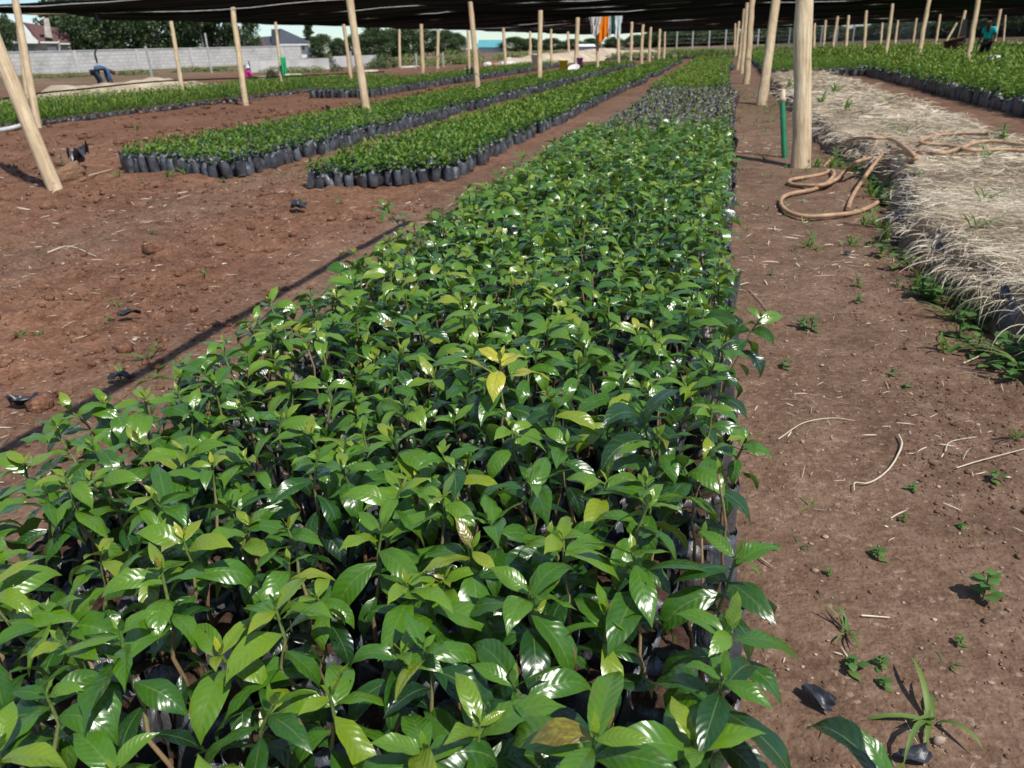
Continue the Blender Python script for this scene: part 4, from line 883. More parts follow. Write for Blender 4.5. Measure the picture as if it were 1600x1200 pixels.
# ------------------------------------------------------------------ trees
M['bark'] = simple('pale_bark', (.30, .26, .21), .9, .1, .35, 3, .5, .05)
def tree_meshes(H, Wd, trunkfrac, n_cl, seed, upright=False, leaf=.5, per=90):
    r_ = np.random.default_rng(seed); tb = MB(); cb = MB()
    t = np.linspace(0, 1, 7)[:, None]; P = np.column_stack([.5 * np.sin(t[:, 0] * 2 + seed) * .6, .3 * np.cos(t[:, 0] * 3 + seed) * .4, t[:, 0] * H * .85]); P[:, :2] -= P[0, :2]
    tube(tb, P, H * .018 * (1.15 - .95 * t[:, 0]), 8)
    for i in range(n_cl):
        u = r_.uniform(trunkfrac, 1.0); prof = math.sin(math.pi * min(1, (u - trunkfrac) / (1.02 - trunkfrac)) ** .75) ** .6 if not upright else (1.05 - u) ** .7
        a = r_.uniform(0, 6.28); rr = Wd * .5 * prof * r_.uniform(.25, 1) ** .6
        k = np.array([np.interp(min(u, .98) * .9, t[:, 0] * .85 / .85, P[:, j]) for j in range(3)]); k[2] = u * H * .8
        c = np.array([k[0] + rr * math.cos(a), k[1] + rr * math.sin(a), u * H + r_.normal(0, .2)])
        if i % 2 == 0: tube(tb, [k - [0, 0, .5], (k + c) / 2 + [0, 0, -.1], c], np.array([.012, .008, .003]) * H * .7, 5, cap=False)
        cr = Wd * r_.uniform(.10, .19); m = per; D = r_.normal(0, 1, (m, 3)); D /= np.linalg.norm(D, axis=1)[:, None]; Q = c + D * cr * (r_.uniform(.35, 1, (m, 1)) ** .5) * np.array([1, 1, .75])
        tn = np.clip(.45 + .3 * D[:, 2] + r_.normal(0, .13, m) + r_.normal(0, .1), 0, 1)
        leaves(cb, Q, r_.uniform(0, 6.28, m), r_.uniform(-1.1, .6, m), .4, leaf * r_.uniform(.6, 1.3, m), leaf * .32, tn, roll=r_.normal(0, .7, m), nu=2, nv=1)
    return tb.mesh('trunk', M['bark']), cb.mesh('crown', M['treeleaf'])
TV = [tree_meshes(10, 8, .2, 80, s) for s in (1, 2, 3)] + [tree_meshes(10, 10, .02, 120, s) for s in (4, 5)] + [tree_meshes(10, 3.6, .06, 44, 6, True)] + [tree_meshes(10, 8, .45, 50, 7)]
def tree(px, ytop, d, k, label, group=None, wide=1.0, zb=0):
    o = deep(px, 90, d); H = deep(px, ytop, d)[2] - zb; s = H / 10.4
    r = thing('tree', label, 'tree', (o[0], o[1], zb), rng.uniform(0, 6.28), group); r.scale = (s * wide, s * wide, s)
    for nme, me in zip(('trunk', 'crown'), TV[k]): b = bpy.data.objects.new(nme, me); C.objects.link(b); b.parent = r
    return r
GT = 'tall trees of the grove behind the grey wall'
for px, yt, d, k, w, l in ((-62, -20, 118, 1, 1.0, 'dark tree at the far left edge partly hiding the maroon roof'), (24, 22, 128, 6, .5, 'thin branched tree in front of the white gable'), (122, -25, 165, 0, .9, 'pale trunked tree just right of the maroon roofed house'),
        (152, -15, 142, 2, 1.0, 'leafy tree behind the bent worker'), (200, -20, 138, 3, .95, 'broad dense tree above the grey wall between the worker and the short topped post'), (252, -18, 135, 4, .9, 'dense tree behind the short topped post'), (300, -12, 136, 3, .85, 'dense tree right of the short topped post over the wall'),
        (322, -28, 128, 6, .8, 'tree with a bare pale trunk standing before the dense ones'), (345, 0, 134, 0, .9, 'leafy tree between bare trunk and the post beside the pink person'), (386, 14, 132, 1, .8, 'last tree of the left grove next to the white house')):
    tree(px, yt, d, k, l, GT, w)
GT2 = 'trees behind the white house'
tree(486, 36, 300, 5, 'tall dark pointed tree right of the dark roofed house', GT2, 1.5); tree(505, 54, 260, 4, 'rounded tree at the corner of the white house', GT2, 1.3)
for px, yt, d, k, w in ((530, 60, 240, 3, 1.3), (557, 54, 230, 4, 1.3)): tree(px, yt, d, k, 'rounded dark tree seen between the thin post and the stout pale post', GT2, w)
for px, yt, d, k, w in ((588, 42, 170, 3, 1.0), (612, 46, 180, 4, 1.1), (640, 40, 175, 3, 1.0), (668, 44, 185, 1, 1.0), (695, 48, 190, 4, 1.0), (716, 52, 200, 3, .9)): tree(px, yt, d, k, 'hazy green tree in the belt right of the stout pale post', 'hazy tree belt back left', w * 1.3)
for px, yt, d, k, w in ((806, 58, 230, 4, 1.5), (832, 60, 240, 3, 1.5), (862, 60, 235, 4, 1.5), (893, 61, 240, 3, 1.6), (925, 60, 250, 4, 1.6), (958, 58, 240, 3, 1.5), (990, 55, 230, 4, 1.4)): tree(px, yt, d, k, 'low distant tree on the skyline behind the pale heap', 'distant trees behind the pale heap', w * 1.6)
for px, yt, d, k, w in ((1022, 48, 190, 3, 1.3), (1048, 46, 185, 4, 1.2), (1078, 44, 180, 3, 1.3), (1105, 42, 185, 4, 1.2), (1132, 42, 180, 3, 1.2), (1185, 40, 185, 4, 1.3), (1215, 42, 180, 3, 1.3), (1240, 40, 185, 4, 1.2)): tree(px, yt, d, k, 'green tree beyond the wire fence at the far end of the beds', 'trees beyond the far wire fence', w * 1.7)
for px, yt, d, k, w in ((1270, 42, 190, 3, 1.2), (1300, 40, 180, 4, 1.2), (1335, 42, 185, 3, 1.2), (1365, 36, 175, 4, 1.2), (1400, 30, 170, 3, 1.2), (1432, 34, 170, 4, 1.2), (1470, 28, 160, 3, 1.2), (1505, 26, 155, 4, 1.2), (1545, 24, 150, 3, 1.2), (1585, 20, 145, 4, 1.2), (1620, 16, 140, 3, 1.2)): tree(px, yt, d, k, 'dull green tree seen through the side net behind the right bed', 'trees behind the right side net', w * 1.8)
# bushes
def bush_mesh(seed, dry=0):
    r_ = np.random.default_rng(seed); mb = MB(); m = 700; D = r_.normal(0, 1, (m, 3)); D /= np.linalg.norm(D, axis=1)[:, None]; D[:, 2] = np.abs(D[:, 2])
    Q = D * (.55 + .45 * r_.uniform(0, 1, (m, 1)) ** .5) * (1 + .5 * fbm(D[:, 0] * 2 + seed, D[:, 1] * 2, 2, seed))[:, None]
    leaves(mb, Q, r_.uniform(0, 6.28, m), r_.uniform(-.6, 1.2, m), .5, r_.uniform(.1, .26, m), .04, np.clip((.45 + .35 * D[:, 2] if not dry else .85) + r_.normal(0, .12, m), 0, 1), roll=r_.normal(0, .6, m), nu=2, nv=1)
    for i in range(7): a = r_.uniform(0, 6.28); tube(mb, [[0, 0, -.1], [.25 * math.cos(a), .25 * math.sin(a), .4], [.6 * math.cos(a), .6 * math.sin(a), .85]], [.03, .02, .008], 5, mat=1, cap=False)
    return mb.mesh('bush', [M['weed'] if dry else M['treeleaf'], M['bark']])
BM = [bush_mesh(1), bush_mesh(2), bush_mesh(3, 1), bush_mesh(4, 1)]
def bush(px, pb, pt, wpx, k, label, group):
    p = at(px, pb); d = depth_of(p); H = (deep(px, pt, d)[2]); o = bpy.data.objects.new('bush', BM[k]); C.objects.link(o); o.location = tuple(p); o.scale = (wpx / 1200 * d / 2,) * 2 + (max(H, .2),); o.rotation_euler = (0, 0, rng.uniform(0, 6)); tag(o, label, 'bush', group)
bush(516, 107, 81, 24, 0, 'round green bush at the end of the low wall', 'bushes by the low wall'); bush(526, 112, 101, 22, 1, 'small dark bush under the round bush at the low wall', 'bushes by the low wall')
for px, pb, pt, w, k in ((600, 106, 82, 50, 0), (640, 102, 84, 60, 3), (672, 103, 88, 50, 2), (705, 101, 78, 60, 3), (735, 99, 80, 50, 2), (590, 108, 92, 40, 1), (715, 100, 88, 40, 0)): bush(px, pb, pt, w, k, 'scrubby greyish bush in the rough strip behind the dug soil', 'scrub behind the dug soil')
for px, pb, pt, w, k in ((60, 122, 114, 60, 2), (110, 121, 113, 60, 3), (210, 117, 108, 70, 2), (300, 112, 104, 70, 3), (340, 111, 103, 60, 2), (430, 114, 104, 50, 3), (460, 114, 103, 50, 2), (490, 113, 103, 45, 3)): bush(px, pb, pt, w, k, 'dry brown scrub growing along the foot of the walls', 'dry scrub at the wall foot')
for px, pb, pt, w, k in ((800, 92, 80, 70, 3), (850, 88, 78, 80, 2), (960, 84, 74, 60, 0), (1060, 82, 76, 60, 3), (1110, 81, 75, 60, 2), (1200, 77, 70, 60, 3), (1240, 76, 70, 60, 2)): bush(px, pb, pt, w, k, 'low dry thicket before the distant trees', 'low dry thicket in the distance')

# far wire fence with pale concrete posts
fo, fz = at(1030, 82), at(1330, 71); d_ = fz - fo; d_[2] = 0; L_ = np.linalg.norm(d_)
fe = thing('wire_fence', 'wire fence with thin pale concrete posts beyond the far end of the beds', 'fence', (fo[0], fo[1], 0), math.atan2(d_[1], d_[0]))
M['conc'] = simple('concrete_post', (.40, .40, .38), .9)
for i in range(13): box(MB(), (L_ * i / 12, rng.normal(0, .1), 1.15), (.16, .16, 2.5)).build('fence_post', M['conc'], fe, False)
for z in (.5, 1.0, 1.5, 2.0): tube(MB(), [[0, 0, z], [L_ / 2, 0, z - .04], [L_, 0, z]], .008, 4).build('fence_wire', M['conc'], fe)
for px, pb, pt in ((237, 117, 72), (281, 112, 73), (330, 110, 52), (550, 103, 80), (650, 100, 83), (693, 100, 82)):
    p = at(px, pb, .2); d = depth_of(p); z = deep(px, pt, d)[2]; o = box(MB(), (0, 0, z / 2), (.13, .13, z)).build('concrete_post', M['conc'], None, False); o.location = (p[0], p[1], 0); o.rotation_euler = (0, rng.normal(0, .03), rng.uniform(0, 1)); tag(o, 'slim grey concrete post standing in the rough ground before the walls', 'post', 'slim concrete posts on the left')

# ------------------------------------------------------------------ washing, buckets, sacks
def cmat(n, c): return simple(n, c, .85, .15, .15, 4)
def garment(rect, d, mat, label, seed, shirt=True, shade=.0):
    x0, y0, x1, y1 = rect; o, rz = frame_at((x0 + x1) / 2, d); c = deep((x0 + x1) / 2, y0, d); w = (x1 - x0) / 1200 * d; h = (y1 - y0) / 1200 * d
    n, m = 14, 16; V = []
    for side in (0, 1):
        for i in range(m + 1):
            t = i / m
            for j in range(n + 1):
                u = j / n * 2 - 1; ww = w / 2 * (1 - .12 * t + .07 * math.sin(seed + 4 * t)); hh = h * (1 + .10 * math.sin(u * 3 + seed) - .08 * abs(u))
                if shirt and t < .42 and abs(u) > .62: hh *= 1.0
                if shirt and t > .45: ww *= .80
                f = .035 * math.sin(u * 7 + seed) * (.3 + t) + .02 * math.sin(u * 13 + seed * 2 + 3 * t)
                V.append((u * ww, (f + (.03 + .05 * t) * (1 if side else -1)), -t * hh))
    V = np.array(V); k = (n + 1) * (m + 1); q = grid_quads(m, n); mb = MB().add(V, np.vstack([q, q + k, [[j, k + j, k + j + 1, j + 1] for j in range(n)]]))
    ob = mb.build('garment', mat); ob.location = tuple(c); ob.rotation_euler = (0, 0, rz); tag(ob, label, 'garment', 'washing on the line')
DL = 34
gm = [((913, 14, 936, 36), cmat('navy_cloth', (.012, .013, .022)), 'black jacket at the left end of the washing line'), ((921, 26, 940, 53), cmat('off_white_cloth', (.62, .60, .58)), 'off white shirt left of the orange garment'), ((934.5, 20, 952, 60), cmat('orange_cloth', (.95, .25, .012)), 'bright orange garment on the washing line'),
      ((946, 22, 955, 53), cmat('white_cloth', (.78, .79, .80)), 'white cloth just right of the orange garment'), ((953, 23, 961, 47), cmat('green_cloth', (.03, .13, .10)), 'dark green striped cloth between two white ones'), ((958, 21, 973, 55), cmat('pale_mint_cloth', (.70, .78, .79)), 'pale white shirt at the right end of the washing line')]
for i, (rc, m_, l) in enumerate(gm): garment(rc, DL + .05 * i, m_, l, i * 1.7, shirt=i in (0, 1, 5))
tag(tube(MB(), spline([deep(903, 17, DL), deep(935, 22, DL), deep(965, 21, DL), deep(985, 36, DL + 14)], 6), .012, 5).build('clothes_line', M['wire']), 'thin line the washing hangs on between posts', 'clothes line')
garm = cmat('bright_green_cloth', (.03, .40, .17)); p = at(440, 125, .35); garment((437, 89, 446, 115), depth_of(p) - .3, garm, 'bright green cloth tied to a post in front of the white house', 3.0, False); C.objects[-1].name = 'cloth'
def bucket(px, pb, w, h, d, mat, label, handle=True):
    p = deep(px, pb, d); R = w / 1200 * d / 2; H = h / 1200 * d; r = thing('bucket', label, 'bucket', p)
    lathe(MB(), [(0, 0), (R * .80, 0), (R * .98, H * .93), (R * 1.06, H * .94), (R * 1.06, H), (R * .93, H), (R * .76, .03), (0, .03)], (0, 0, 0), 24).build('body', mat, r)
    a = np.linspace(0, math.pi, 12); tube(MB(), np.stack([R * 1.08 * np.cos(a), -.35 * R * np.sin(a) - .02, H * .92 - .55 * H * np.sin(a)], 1), .008, 5).build('handle', M['wire'], r)
bucket(880.5, 111, 14, 16, 31, cmat('yellow_plastic', (.9, .68, .08)), 'yellow bucket standing among the far seedlings')
bucket(906, 105, 10, 14, 33, cmat('purple_plastic', (.52, .20, .60)), 'purple bucket right of the post under the net')
bucket(835.5, 104, 10, 18, 38, cmat('white_plastic', (.8, .8, .8)), 'white bucket on the brown soil beside the smooth tall post')
p = deep(897, 109, 32); o = lathe(MB(), [(0, 0), (.16, 0), (.23, .09), (.25, .095), (.25, .105), (.22, .10), (.15, .02), (0, .02)], (0, 0, 0), 24).build('basin', M['white']); o.location = tuple(p); o.rotation_euler = (.5, -.1, 0); tag(o, 'white basin tilted beside the purple bucket', 'basin')
mound([at(770, 103), at(840, 100), at(915, 95), at(1000, 90), at(1042, 87)], 1.8, .72, simple('pale_sand', (.50, .41, .31), .95, .1, .25, 1.2, .6, .1, pos=True), 'sand_heap', 'long pale sand heap behind the receding posts', 'sand heap', 0, 5)
def sack(px, pb, w, h, mat, label, rot=0):
    p = at(px, pb); d = depth_of(p); bm = bmesh.new(); bmesh.ops.create_cube(bm, size=2); bmesh.ops.subdivide_edges(bm, edges=bm.edges, cuts=4, use_grid_fill=True)
    for v in bm.verts: c = v.co.copy(); v.co = c.lerp(c.normalized() * 1.2, .5) * (1 + .25 * float(vnoise(c.x * 2 + px, c.y * 2 + c.z, 3)))
    me = bpy.data.meshes.new('sack'); bm.to_mesh(me); bm.free(); me.materials.append(mat); o = bpy.data.objects.new('sack', me); C.objects.link(o)
    hz = h / 1200 * d / 2; o.location = (p[0], p[1], hz * .8); o.scale = (w / 1200 * d / 2, .35, hz); o.rotation_euler = (0, 0, .25 + rot); return tag(o, label, 'sack', 'sacks and cloths lying on the bare soil')
ws = cmat('white_sack', (.75, .73, .70)); ps = cmat('pale_sack', (.55, .48, .40)); rs = cmat('reddish_sack', (.50, .24, .17))
for px, pb, w, h, m_, l in ((762, 104, 12, 7, ws, 'white sack left of the reddish sack on bare soil'), (775, 104, 9, 6, rs, 'reddish sack between two white sacks'), (794, 104, 24, 8, ws, 'larger white sack right of the reddish sack'), (796, 94, 8, 4, ws, 'small white bundle behind the larger white sack'), (730, 114, 9, 8, ps, 'pale rounded sack near the knotty brown post'),
        (858, 98, 7, 11, cmat('mint_cloth', (.25, .60, .52)), 'mint green cloth hanging low beside the pale heap'), (850, 101, 18, 10, ps, 'pale bag slumped before the sand heap'), (415, 124, 34, 5, ps, 'flat pale cloth on the soil left of the green cloth post'), (455, 121, 34, 6, cmat('greenish_sheet', (.42, .47, .30)), 'greenish sheet on the soil beside the green cloth post'), (462, 127, 26, 4, ps, 'flat pale sheet lying before the greenish sheet'),
        (520, 121, 20, 5, ws, 'white cloth lying on the bank left of the stout pale post'), (580, 115, 22, 6, ps, 'pale cloth on the bank right of the stout pale post'), (640, 107, 28, 4, ps, 'flat pale sheet before the scrub'), (1553, 92, 16, 8, ws, 'white crumpled bag on the seedlings right of the person in turquoise'), (1585, 71, 20, 5, ws, 'white sheet lying at the far right end of the bed'), (1547, 71, 14, 3, ws, 'narrow pale sheet on the ground behind the person in turquoise')):
    o = sack(px, pb, w, h, m_, l)
    if px == 1553: q = at(1553, 95, .5); o.location = (q[0], q[1], .56); o.scale = (.13, .12, .07)
# rusty barrow in the right bed
p = at(1488, 84, .42); d = depth_of(p); px_ = d / 1200
br = thing('wheelbarrow', 'rusty tipped up wheelbarrow standing in the right bed', 'wheelbarrow', (p[0], p[1], 0), -.25)
M['rust'] = simple('rusty_metal', (.10, .042, .03), .8, .3, .5, 5, .4, .01); M['tyre'] = simple('dark_rubber', (.07, .035, .03), .8, .2)
mb = MB(); w, t_, b_ = 15 * px_, .98, .42
V = [(-w, -.3, t_ - .13), (w * .95, -.3, t_ + .05), (w * .95, .35, t_ + .05), (-w, .35, t_ - .13), (-w * .75, -.2, b_ + .1), (w * .2, -.2, b_ + .12), (w * .2, .25, b_ + .12), (-w * .75, .25, b_ + .1)]
mb.add(V, [[0, 1, 5, 4], [1, 2, 6, 5], [2, 3, 7, 6], [3, 0, 4, 7], [4, 5, 6, 7]]); mb.build('tray', M['rust'], br, False)
tube(MB(), [(-w, -.31, t_ - .13), (w * .95, -.31, t_ + .05), (w * .95, .36, t_ + .05), (-w, .36, t_ - .13), (-w, -.31, t_ - .13)], .02, 6).build('rim', M['rust'], br)
a = np.linspace(0, 2 * math.pi, 21); tube(MB(), np.stack([w * .55 + .13 * np.cos(a), np.full(21, -.33), .62 + .17 * np.sin(a)], 1), .05, 8, cap=False).build('wheel', M['tyre'], br)
for s in (-.22, .25): tube(MB(), [(-w * .6, s, 0), (-w * .5, s, .5), (w * .6, s, .62)], .02, 6).build('leg', M['rust'], br)
# dark sloping sheet and prop stick behind it
a1, a2, a3, a4 = deep(1493, 76, 38), deep(1508, 74, 39), deep(1512, 30, 39), deep(1505, 30, 38)
tag(MB().add([a1, a2, a3, a4], [[0, 1, 2, 3]]).build('plastic_sheet', M['black']), 'dark plastic sheet hanging down behind the rusty barrow', 'plastic sheet')
tag(tube(MB(), [deep(1478, 66, 36), deep(1486, 52, 36), deep(1495, 36, 36)], .05, 6).build('prop_stick', M['wood']), 'short pale stick slanting up over the rusty barrow', 'stick')

# ------------------------------------------------------------------ people
def skin(name, J, E, mat, parent, sub=2):
    me = bpy.data.meshes.new(name); ks = list(J); me.from_pydata([J[k][0] for k in ks], [(ks.index(a), ks.index(b)) for a, b in E], [])
    o = bpy.data.objects.new(name, me); C.objects.link(o); o.modifiers.new('s', 'SKIN'); sv = me.skin_vertices[0].data
    for i, k in enumerate(ks):
        r = J[k][1]; sv[i].radius = r if hasattr(r, '__len__') else (r, r)
    sv[0].use_root = True; m = o.modifiers.new('u', 'SUBSURF'); m.levels = m.render_levels = sub
    bpy.context.view_layer.update(); dg = bpy.context.evaluated_depsgraph_get(); nm = bpy.data.meshes.new_from_object(o.evaluated_get(dg)); nm.name = name
    bpy.data.objects.remove(o); nm.materials.clear(); nm.materials.append(mat)
    for pl in nm.polygons: pl.use_smooth = True
    o = bpy.data.objects.new(name, nm); C.objects.link(o); o.parent = parent; return o
SK = simple('dark_skin', (.07, .036, .024), .55, .4, .15, 6)
def ch(J, names): return [(a, b) for a, b in zip(names, names[1:])]
def person(label, loc, rz, J, cloth, hair=None):
    r = thing('person', label, 'person', loc, rz)
    E = ch(J, ['pel', 'sp', 'chest', 'neck', 'head', 'crown'])
    for s in 'lr':
        E += ch(J, ['chest', 'sh' + s, 'el' + s, 'wr' + s, 'pm' + s]) + ch(J, ['pel', 'hp' + s, 'kn' + s, 'an' + s, 'to' + s])
        if 'f0' + s not in J:
            w, p = np.array(J['wr' + s][0]), np.array(J['pm' + s][0]); d = (p - w) / (np.linalg.norm(p - w) + 1e-6); sd = np.cross(d, [0.3, .9, .2]); sd /= np.linalg.norm(sd)
            for i in range(4):
                J['f%d%s' % (i, s)] = (tuple(p + sd * .018 * (i - 1.5) + d * .04), .009); J['g%d%s' % (i, s)] = (tuple(p + sd * .018 * (i - 1.5) + d * (.075 + .008 * (i in (1, 2))) + np.cross(d, sd) * .02), .008)
            J['th' + s] = (tuple(p - d * .02 + sd * .05 + np.cross(d, sd) * .015), .010)
        for i in range(4): E += ch(J, ['pm' + s, 'f%d%s' % (i, s), 'g%d%s' % (i, s)])
        E += ch(J, ['pm' + s, 'th' + s])
    skin('body', J, E, SK, r); hp = np.array(J['head'][0]); return r
def layer(r, name, J, names, grow, mat, extra=()):
    K = {}; E = []
    for chn in names:
        E += ch(J, chn)
        for k in chn: rr = J[k][1]; K[k] = (J[k][0], tuple(np.array(rr) * 1.0 + grow) if hasattr(rr, '__len__') else rr + grow)
    E = list(dict.fromkeys(E)); return skin(name, K, E, mat, r)
def stand():   # faces +Y; x right
    return {'pel': ((0, 0, .93), (.155, .11)), 'sp': ((0, .0, 1.10), (.13, .105)), 'chest': ((0, .02, 1.30), (.155, .115)), 'neck': ((0, .04, 1.46), .055), 'head': ((0, .08, 1.56), (.075, .095)), 'crown': ((0, .075, 1.66), (.07, .085)),
            'shl': ((-.19, .0, 1.37), .06), 'shr': ((.19, .0, 1.37), .06), 'ell': ((-.25, -.03, 1.09), .042), 'elr': ((.25, .02, 1.09), .042), 'wrl': ((-.25, .08, .86), .03), 'wrr': ((.25, .14, .87), .03), 'pml': ((-.24, .11, .78), (.038, .02)), 'pmr': ((.24, .18, .79), (.038, .02)),
            'hpl': ((-.095, 0, .86), .088), 'hpr': ((.095, 0, .86), .088), 'knl': ((-.10, .04, .48), .058), 'knr': ((.11, .14, .50), .058), 'anl': ((-.10, -.02, .08), .04), 'anr': ((.11, .06, .10), .04), 'tol': ((-.11, .14, .03), .035), 'tor': ((.12, .22, .04), .035)}
def face(r, J, skincol=True):
    h = np.array(J['head'][0]); c = np.array(J['crown'][0]); up = (c - h) / np.linalg.norm(c - h); rt = np.array([1.0, 0, 0]); fw = np.cross(up, rt); fw = -fw if fw[1] < 0 and abs(up[2]) > .7 else fw
    ey = MB()
    for s in (-1, 1): lathe(ey, [(0, -.012), (.012, 0), (0, .012)], h + up * .03 + rt * s * .032 + fw * .088, 8)
    ey.build('eyes', M['white'], r); nz = MB(); lathe(nz, [(.016, -.02), (.012, 0), (.004, .025)], h + fw * .10 + up * .0, 8); nz.build('nose', SK, r)
    er = MB()
    for s in (-1, 1): lathe(er, [(0, -.03), (.016, -.01), (.016, .015), (0, .03)], h + rt * s * .082 + up * .01, 8)
    er.build('ears', SK, r); mo = MB(); box(mo, h + fw * .092 - up * .045, (.045, .01, .012)); mo.build('mouth', simple('lips', (.10, .03, .03), .6), r)
# standing person, turquoise shirt
J = stand(); p = at(1537, 94, .30); p[2] = 0; d = depth_of(at(1537, 94, .30))
hpx = deep(1537, 27, d)[2]; sc_ = hpx / 1.75
r = person('person', (p[0], p[1], 0), 0, J, None); r['label'] = 'standing person in turquoise shirt, dark trousers and dark headscarf in the right bed'
r.rotation_euler = (0, 0, 2.3); r.scale = (sc_,) * 3
tq = simple('turquoise_cloth', (.02, .52, .52), .85, .2, .15, 12); dk = simple('dark_trousers', (.018, .018, .024), .85, .2, .3, 9)
J['esl'] = ((-.225, -.015, 1.20), .048); J['esr'] = ((.225, .01, 1.20), .048); J['wst'] = ((0, .01, .99), (.15, .12))
layer(r, 'shirt', J, [['wst', 'sp', 'chest'], ['chest', 'shl', 'esl'], ['chest', 'shr', 'esr']], .018, tq); layer(r, 'trousers', J, [['pel', 'hpl', 'knl', 'anl'], ['pel', 'hpr', 'knr', 'anr']], .016, dk)
K = {'a': ((0, .055, 1.62), (.085, .10)), 'b': ((0, .05, 1.69), (.07, .085)), 'c': ((0, -.04, 1.60), .06)}; skin('headscarf', K, [('a', 'b'), ('a', 'c')], M['black'], r); face(r, J)
# bent worker at the wall (faces +Y before turning)
J = {'pel': ((0, -.10, .86), (.15, .12)), 'sp': ((0, .10, .98), (.15, .115)), 'chest': ((0, .36, .93), (.17, .12)), 'neck': ((0, .52, .82), .055), 'head': ((0, .60, .75), (.08, .095)), 'crown': ((0, .68, .70), (.07, .085)),
     'shl': ((-.19, .38, .86), .06), 'shr': ((.19, .38, .86), .06), 'ell': ((-.22, .36, .58), .042), 'elr': ((.22, .38, .58), .042), 'wrl': ((-.16, .42, .36), .03), 'wrr': ((.16, .46, .36), .03), 'pml': ((-.15, .46, .28), (.038, .02)), 'pmr': ((.15, .50, .28), (.038, .02)),
     'hpl': ((-.095, -.10, .80), .09), 'hpr': ((.095, -.10, .80), .09), 'knl': ((-.11, .02, .45), .058), 'knr': ((.11, .06, .45), .058), 'anl': ((-.11, -.06, .06), .04), 'anr': ((.11, .0, .06), .04), 'tol': ((-.12, .10, .02), .035), 'tor': ((.12, .16, .02), .035)}
pw = deep(152, 113, 32); 
r = person('person in blue jacket and dark jeans bent double over the straw mound', (pw[0], pw[1], pw[2] - .78), 0, J, None); fwd = pw / np.linalg.norm(pw); r.rotation_euler = (0, 0, math.atan2(fwd[1], fwd[0]) - math.pi + .25)
bl = simple('blue_jacket', (.06, .13, .24), .85, .2, .2, 8); je = simple('dark_jeans', (.03, .05, .075), .85, .2, .2, 8)
layer(r, 'jacket', J, [['pel', 'sp', 'chest'], ['chest', 'shl', 'ell', 'wrl'], ['chest', 'shr', 'elr', 'wrr']], .022, bl); layer(r, 'jeans', J, [['pel', 'hpl', 'knl', 'anl'], ['pel', 'hpr', 'knr', 'anr']], .016, je)
K = {'a': ((0, .62, .76), (.088, .10)), 'b': ((0, .69, .73), (.078, .09))}; skin('hair', K, [('a', 'b')], simple('black_hair', (.012, .01, .009), .8), r)
er = MB()
for s in (-1, 1): lathe(er, [(0, -.03), (.016, -.01), (.016, .015), (0, .03)], (s * .085, .59, .74), 8)
er.build('ears', SK, r)
# seated person in pink
J = {'pel': ((0, 0, .14), (.16, .13)), 'sp': ((0, .02, .32), (.135, .11)), 'chest': ((0, .06, .50), (.155, .115)), 'neck': ((0, .10, .64), .055), 'head': ((0, .14, .74), (.075, .092)), 'crown': ((0, .14, .82), (.07, .085)),
     'shl': ((-.19, .05, .56), .06), 'shr': ((.19, .05, .56), .06), 'ell': ((-.24, .14, .32), .042), 'elr': ((.24, .16, .32), .042), 'wrl': ((-.15, .34, .25), .03), 'wrr': ((.15, .36, .25), .03), 'pml': ((-.12, .42, .24), (.038, .02)), 'pmr': ((.12, .44, .24), (.038, .02)),
     'hpl': ((-.10, .06, .14), .09), 'hpr': ((.10, .06, .14), .09), 'knl': ((-.22, .42, .18), .058), 'knr': ((.22, .42, .18), .058), 'anl': ((-.10, .62, .06), .04), 'anr': ((.14, .66, .06), .04), 'tol': ((-.08, .76, .04), .035), 'tor': ((.16, .80, .04), .035)}
pw = at(387, 128, .2); fwd = pw / np.linalg.norm(pw)
r = person('person in pink jacket and pale blue hat sitting on the ground', (pw[0], pw[1], .18), 0, J, None); r.rotation_euler = (0, 0, math.atan2(fwd[1], fwd[0]) - math.pi + .5); s_ = (deep(387, 100, depth_of(pw))[2] - .18) / .93; r.scale = (s_,) * 3
layer(r, 'jacket', J, [['pel', 'sp', 'chest'], ['chest', 'shl', 'ell', 'wrl'], ['chest', 'shr', 'elr', 'wrr']], .022, simple('pink_jacket', (.62, .03, .25), .85, .2, .15, 10)); layer(r, 'skirt', J, [['pel', 'hpl', 'knl', 'anl'], ['pel', 'hpr', 'knr', 'anr']], .03, dk)
hm = MB(); lathe(hm, [(.135, .735), (.12, .745), (.098, .775), (.09, .84), (.06, .885), (0, .895)], (0, .135, 0), 20); hm.build('hat', simple('pale_blue_hat', (.55, .68, .76), .85), r); face(r, J)
o = mound([pw + [.45, .35, -.2], pw + [.9, .55, -.2], pw + [1.35, .7, -.2]], .4, .5, simple('dark_compost', (.035, .025, .02), .95), 'soil_pile', 'small dark soil pile beside the person in pink', 'soil pile', 0, 9)

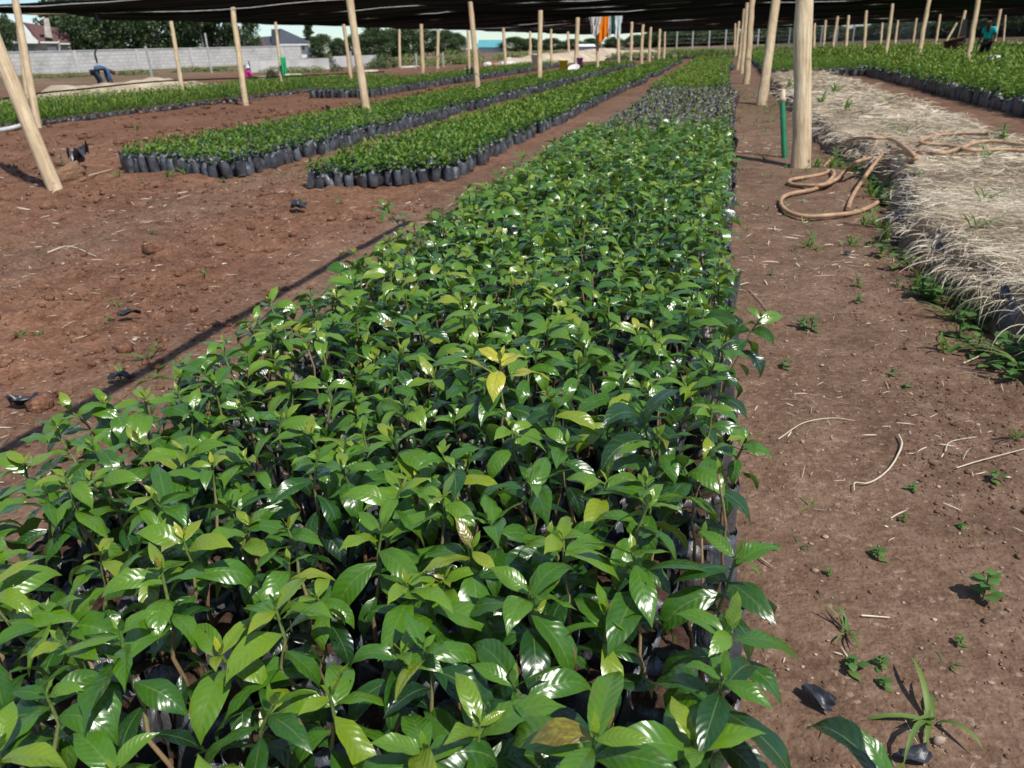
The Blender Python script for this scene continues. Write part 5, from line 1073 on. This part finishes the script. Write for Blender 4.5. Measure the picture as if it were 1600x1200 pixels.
# ------------------------------------------------------------------ light, sky, camera
SUN = np.array([.46, -.30, .83]); SUN /= np.linalg.norm(SUN)
ld = bpy.data.lights.new('sun', 'SUN'); ld.energy = 5.0; ld.angle = rad(.53); ld.color = (1, .955, .88)
lo = bpy.data.objects.new('sun', ld); C.objects.link(lo); lo.rotation_euler = Vector(SUN).to_track_quat('Z', 'Y').to_euler()
w = bpy.data.worlds.new('World'); sc.world = w; w.use_nodes = True; nt = w.node_tree; nt.nodes.clear(); n = N(nt)
sky = n.new('TexSky'); sky.sky_type = 'NISHITA'; sky.sun_disc = False; sky.sun_elevation = math.asin(SUN[2]); sky.sun_rotation = math.atan2(SUN[0], SUN[1]); sky.air_density = 1.0; sky.dust_density = .0; sky.ozone_density = 1.6
tc = n.new('TexCoord').outputs['Generated']; mp = n.new('Mapping'); mp.inputs['Scale'].default_value = (1, 1, 3.2); nt.links.new(tc, mp.inputs[0])
cl = n.noise(mp.outputs[0], 5.5, 8, .6); cf = n.math('MULTIPLY', n.math('SUBTRACT', cl, .5, clamp=True), 7, clamp=True)
col = n.mix(n.math('MULTIPLY', cf, .85), n.mix(1.0, sky.outputs[0], (.74, .91, 1.08), 'MULTIPLY'), (8.2, 8.6, 9.2))
bg = n.new('Background'); nt.links.new(col, bg.inputs[0]); bg.inputs[1].default_value = .115
ow = n.new('OutputWorld'); nt.links.new(bg.outputs[0], ow.inputs[0])
cd = bpy.data.cameras.new('camera'); cd.sensor_width = 36; cd.lens = 27; cd.clip_start = .05; cd.clip_end = 6000
co = bpy.data.objects.new('camera', cd); C.objects.link(co); sc.camera = co
Rm = Matrix([[AX[i][0], -AX[i][1], -AX[i][2]] for i in range(3)]); co.matrix_world = Matrix.Translation((0, 0, CAMH)) @ Rm.to_4x4()
cd.dof.use_dof = True; cd.dof.focus_distance = 1.5; cd.dof.aperture_fstop = 8
sc.view_settings.view_transform = 'Standard'; sc.view_settings.look = 'None'; sc.view_settings.exposure = 0; sc.view_settings.gamma = 1
sc.render.engine = 'CYCLES'; sc.cycles.max_bounces = 6; sc.cycles.transparent_max_bounces = 12; sc.cycles.use_denoising = True
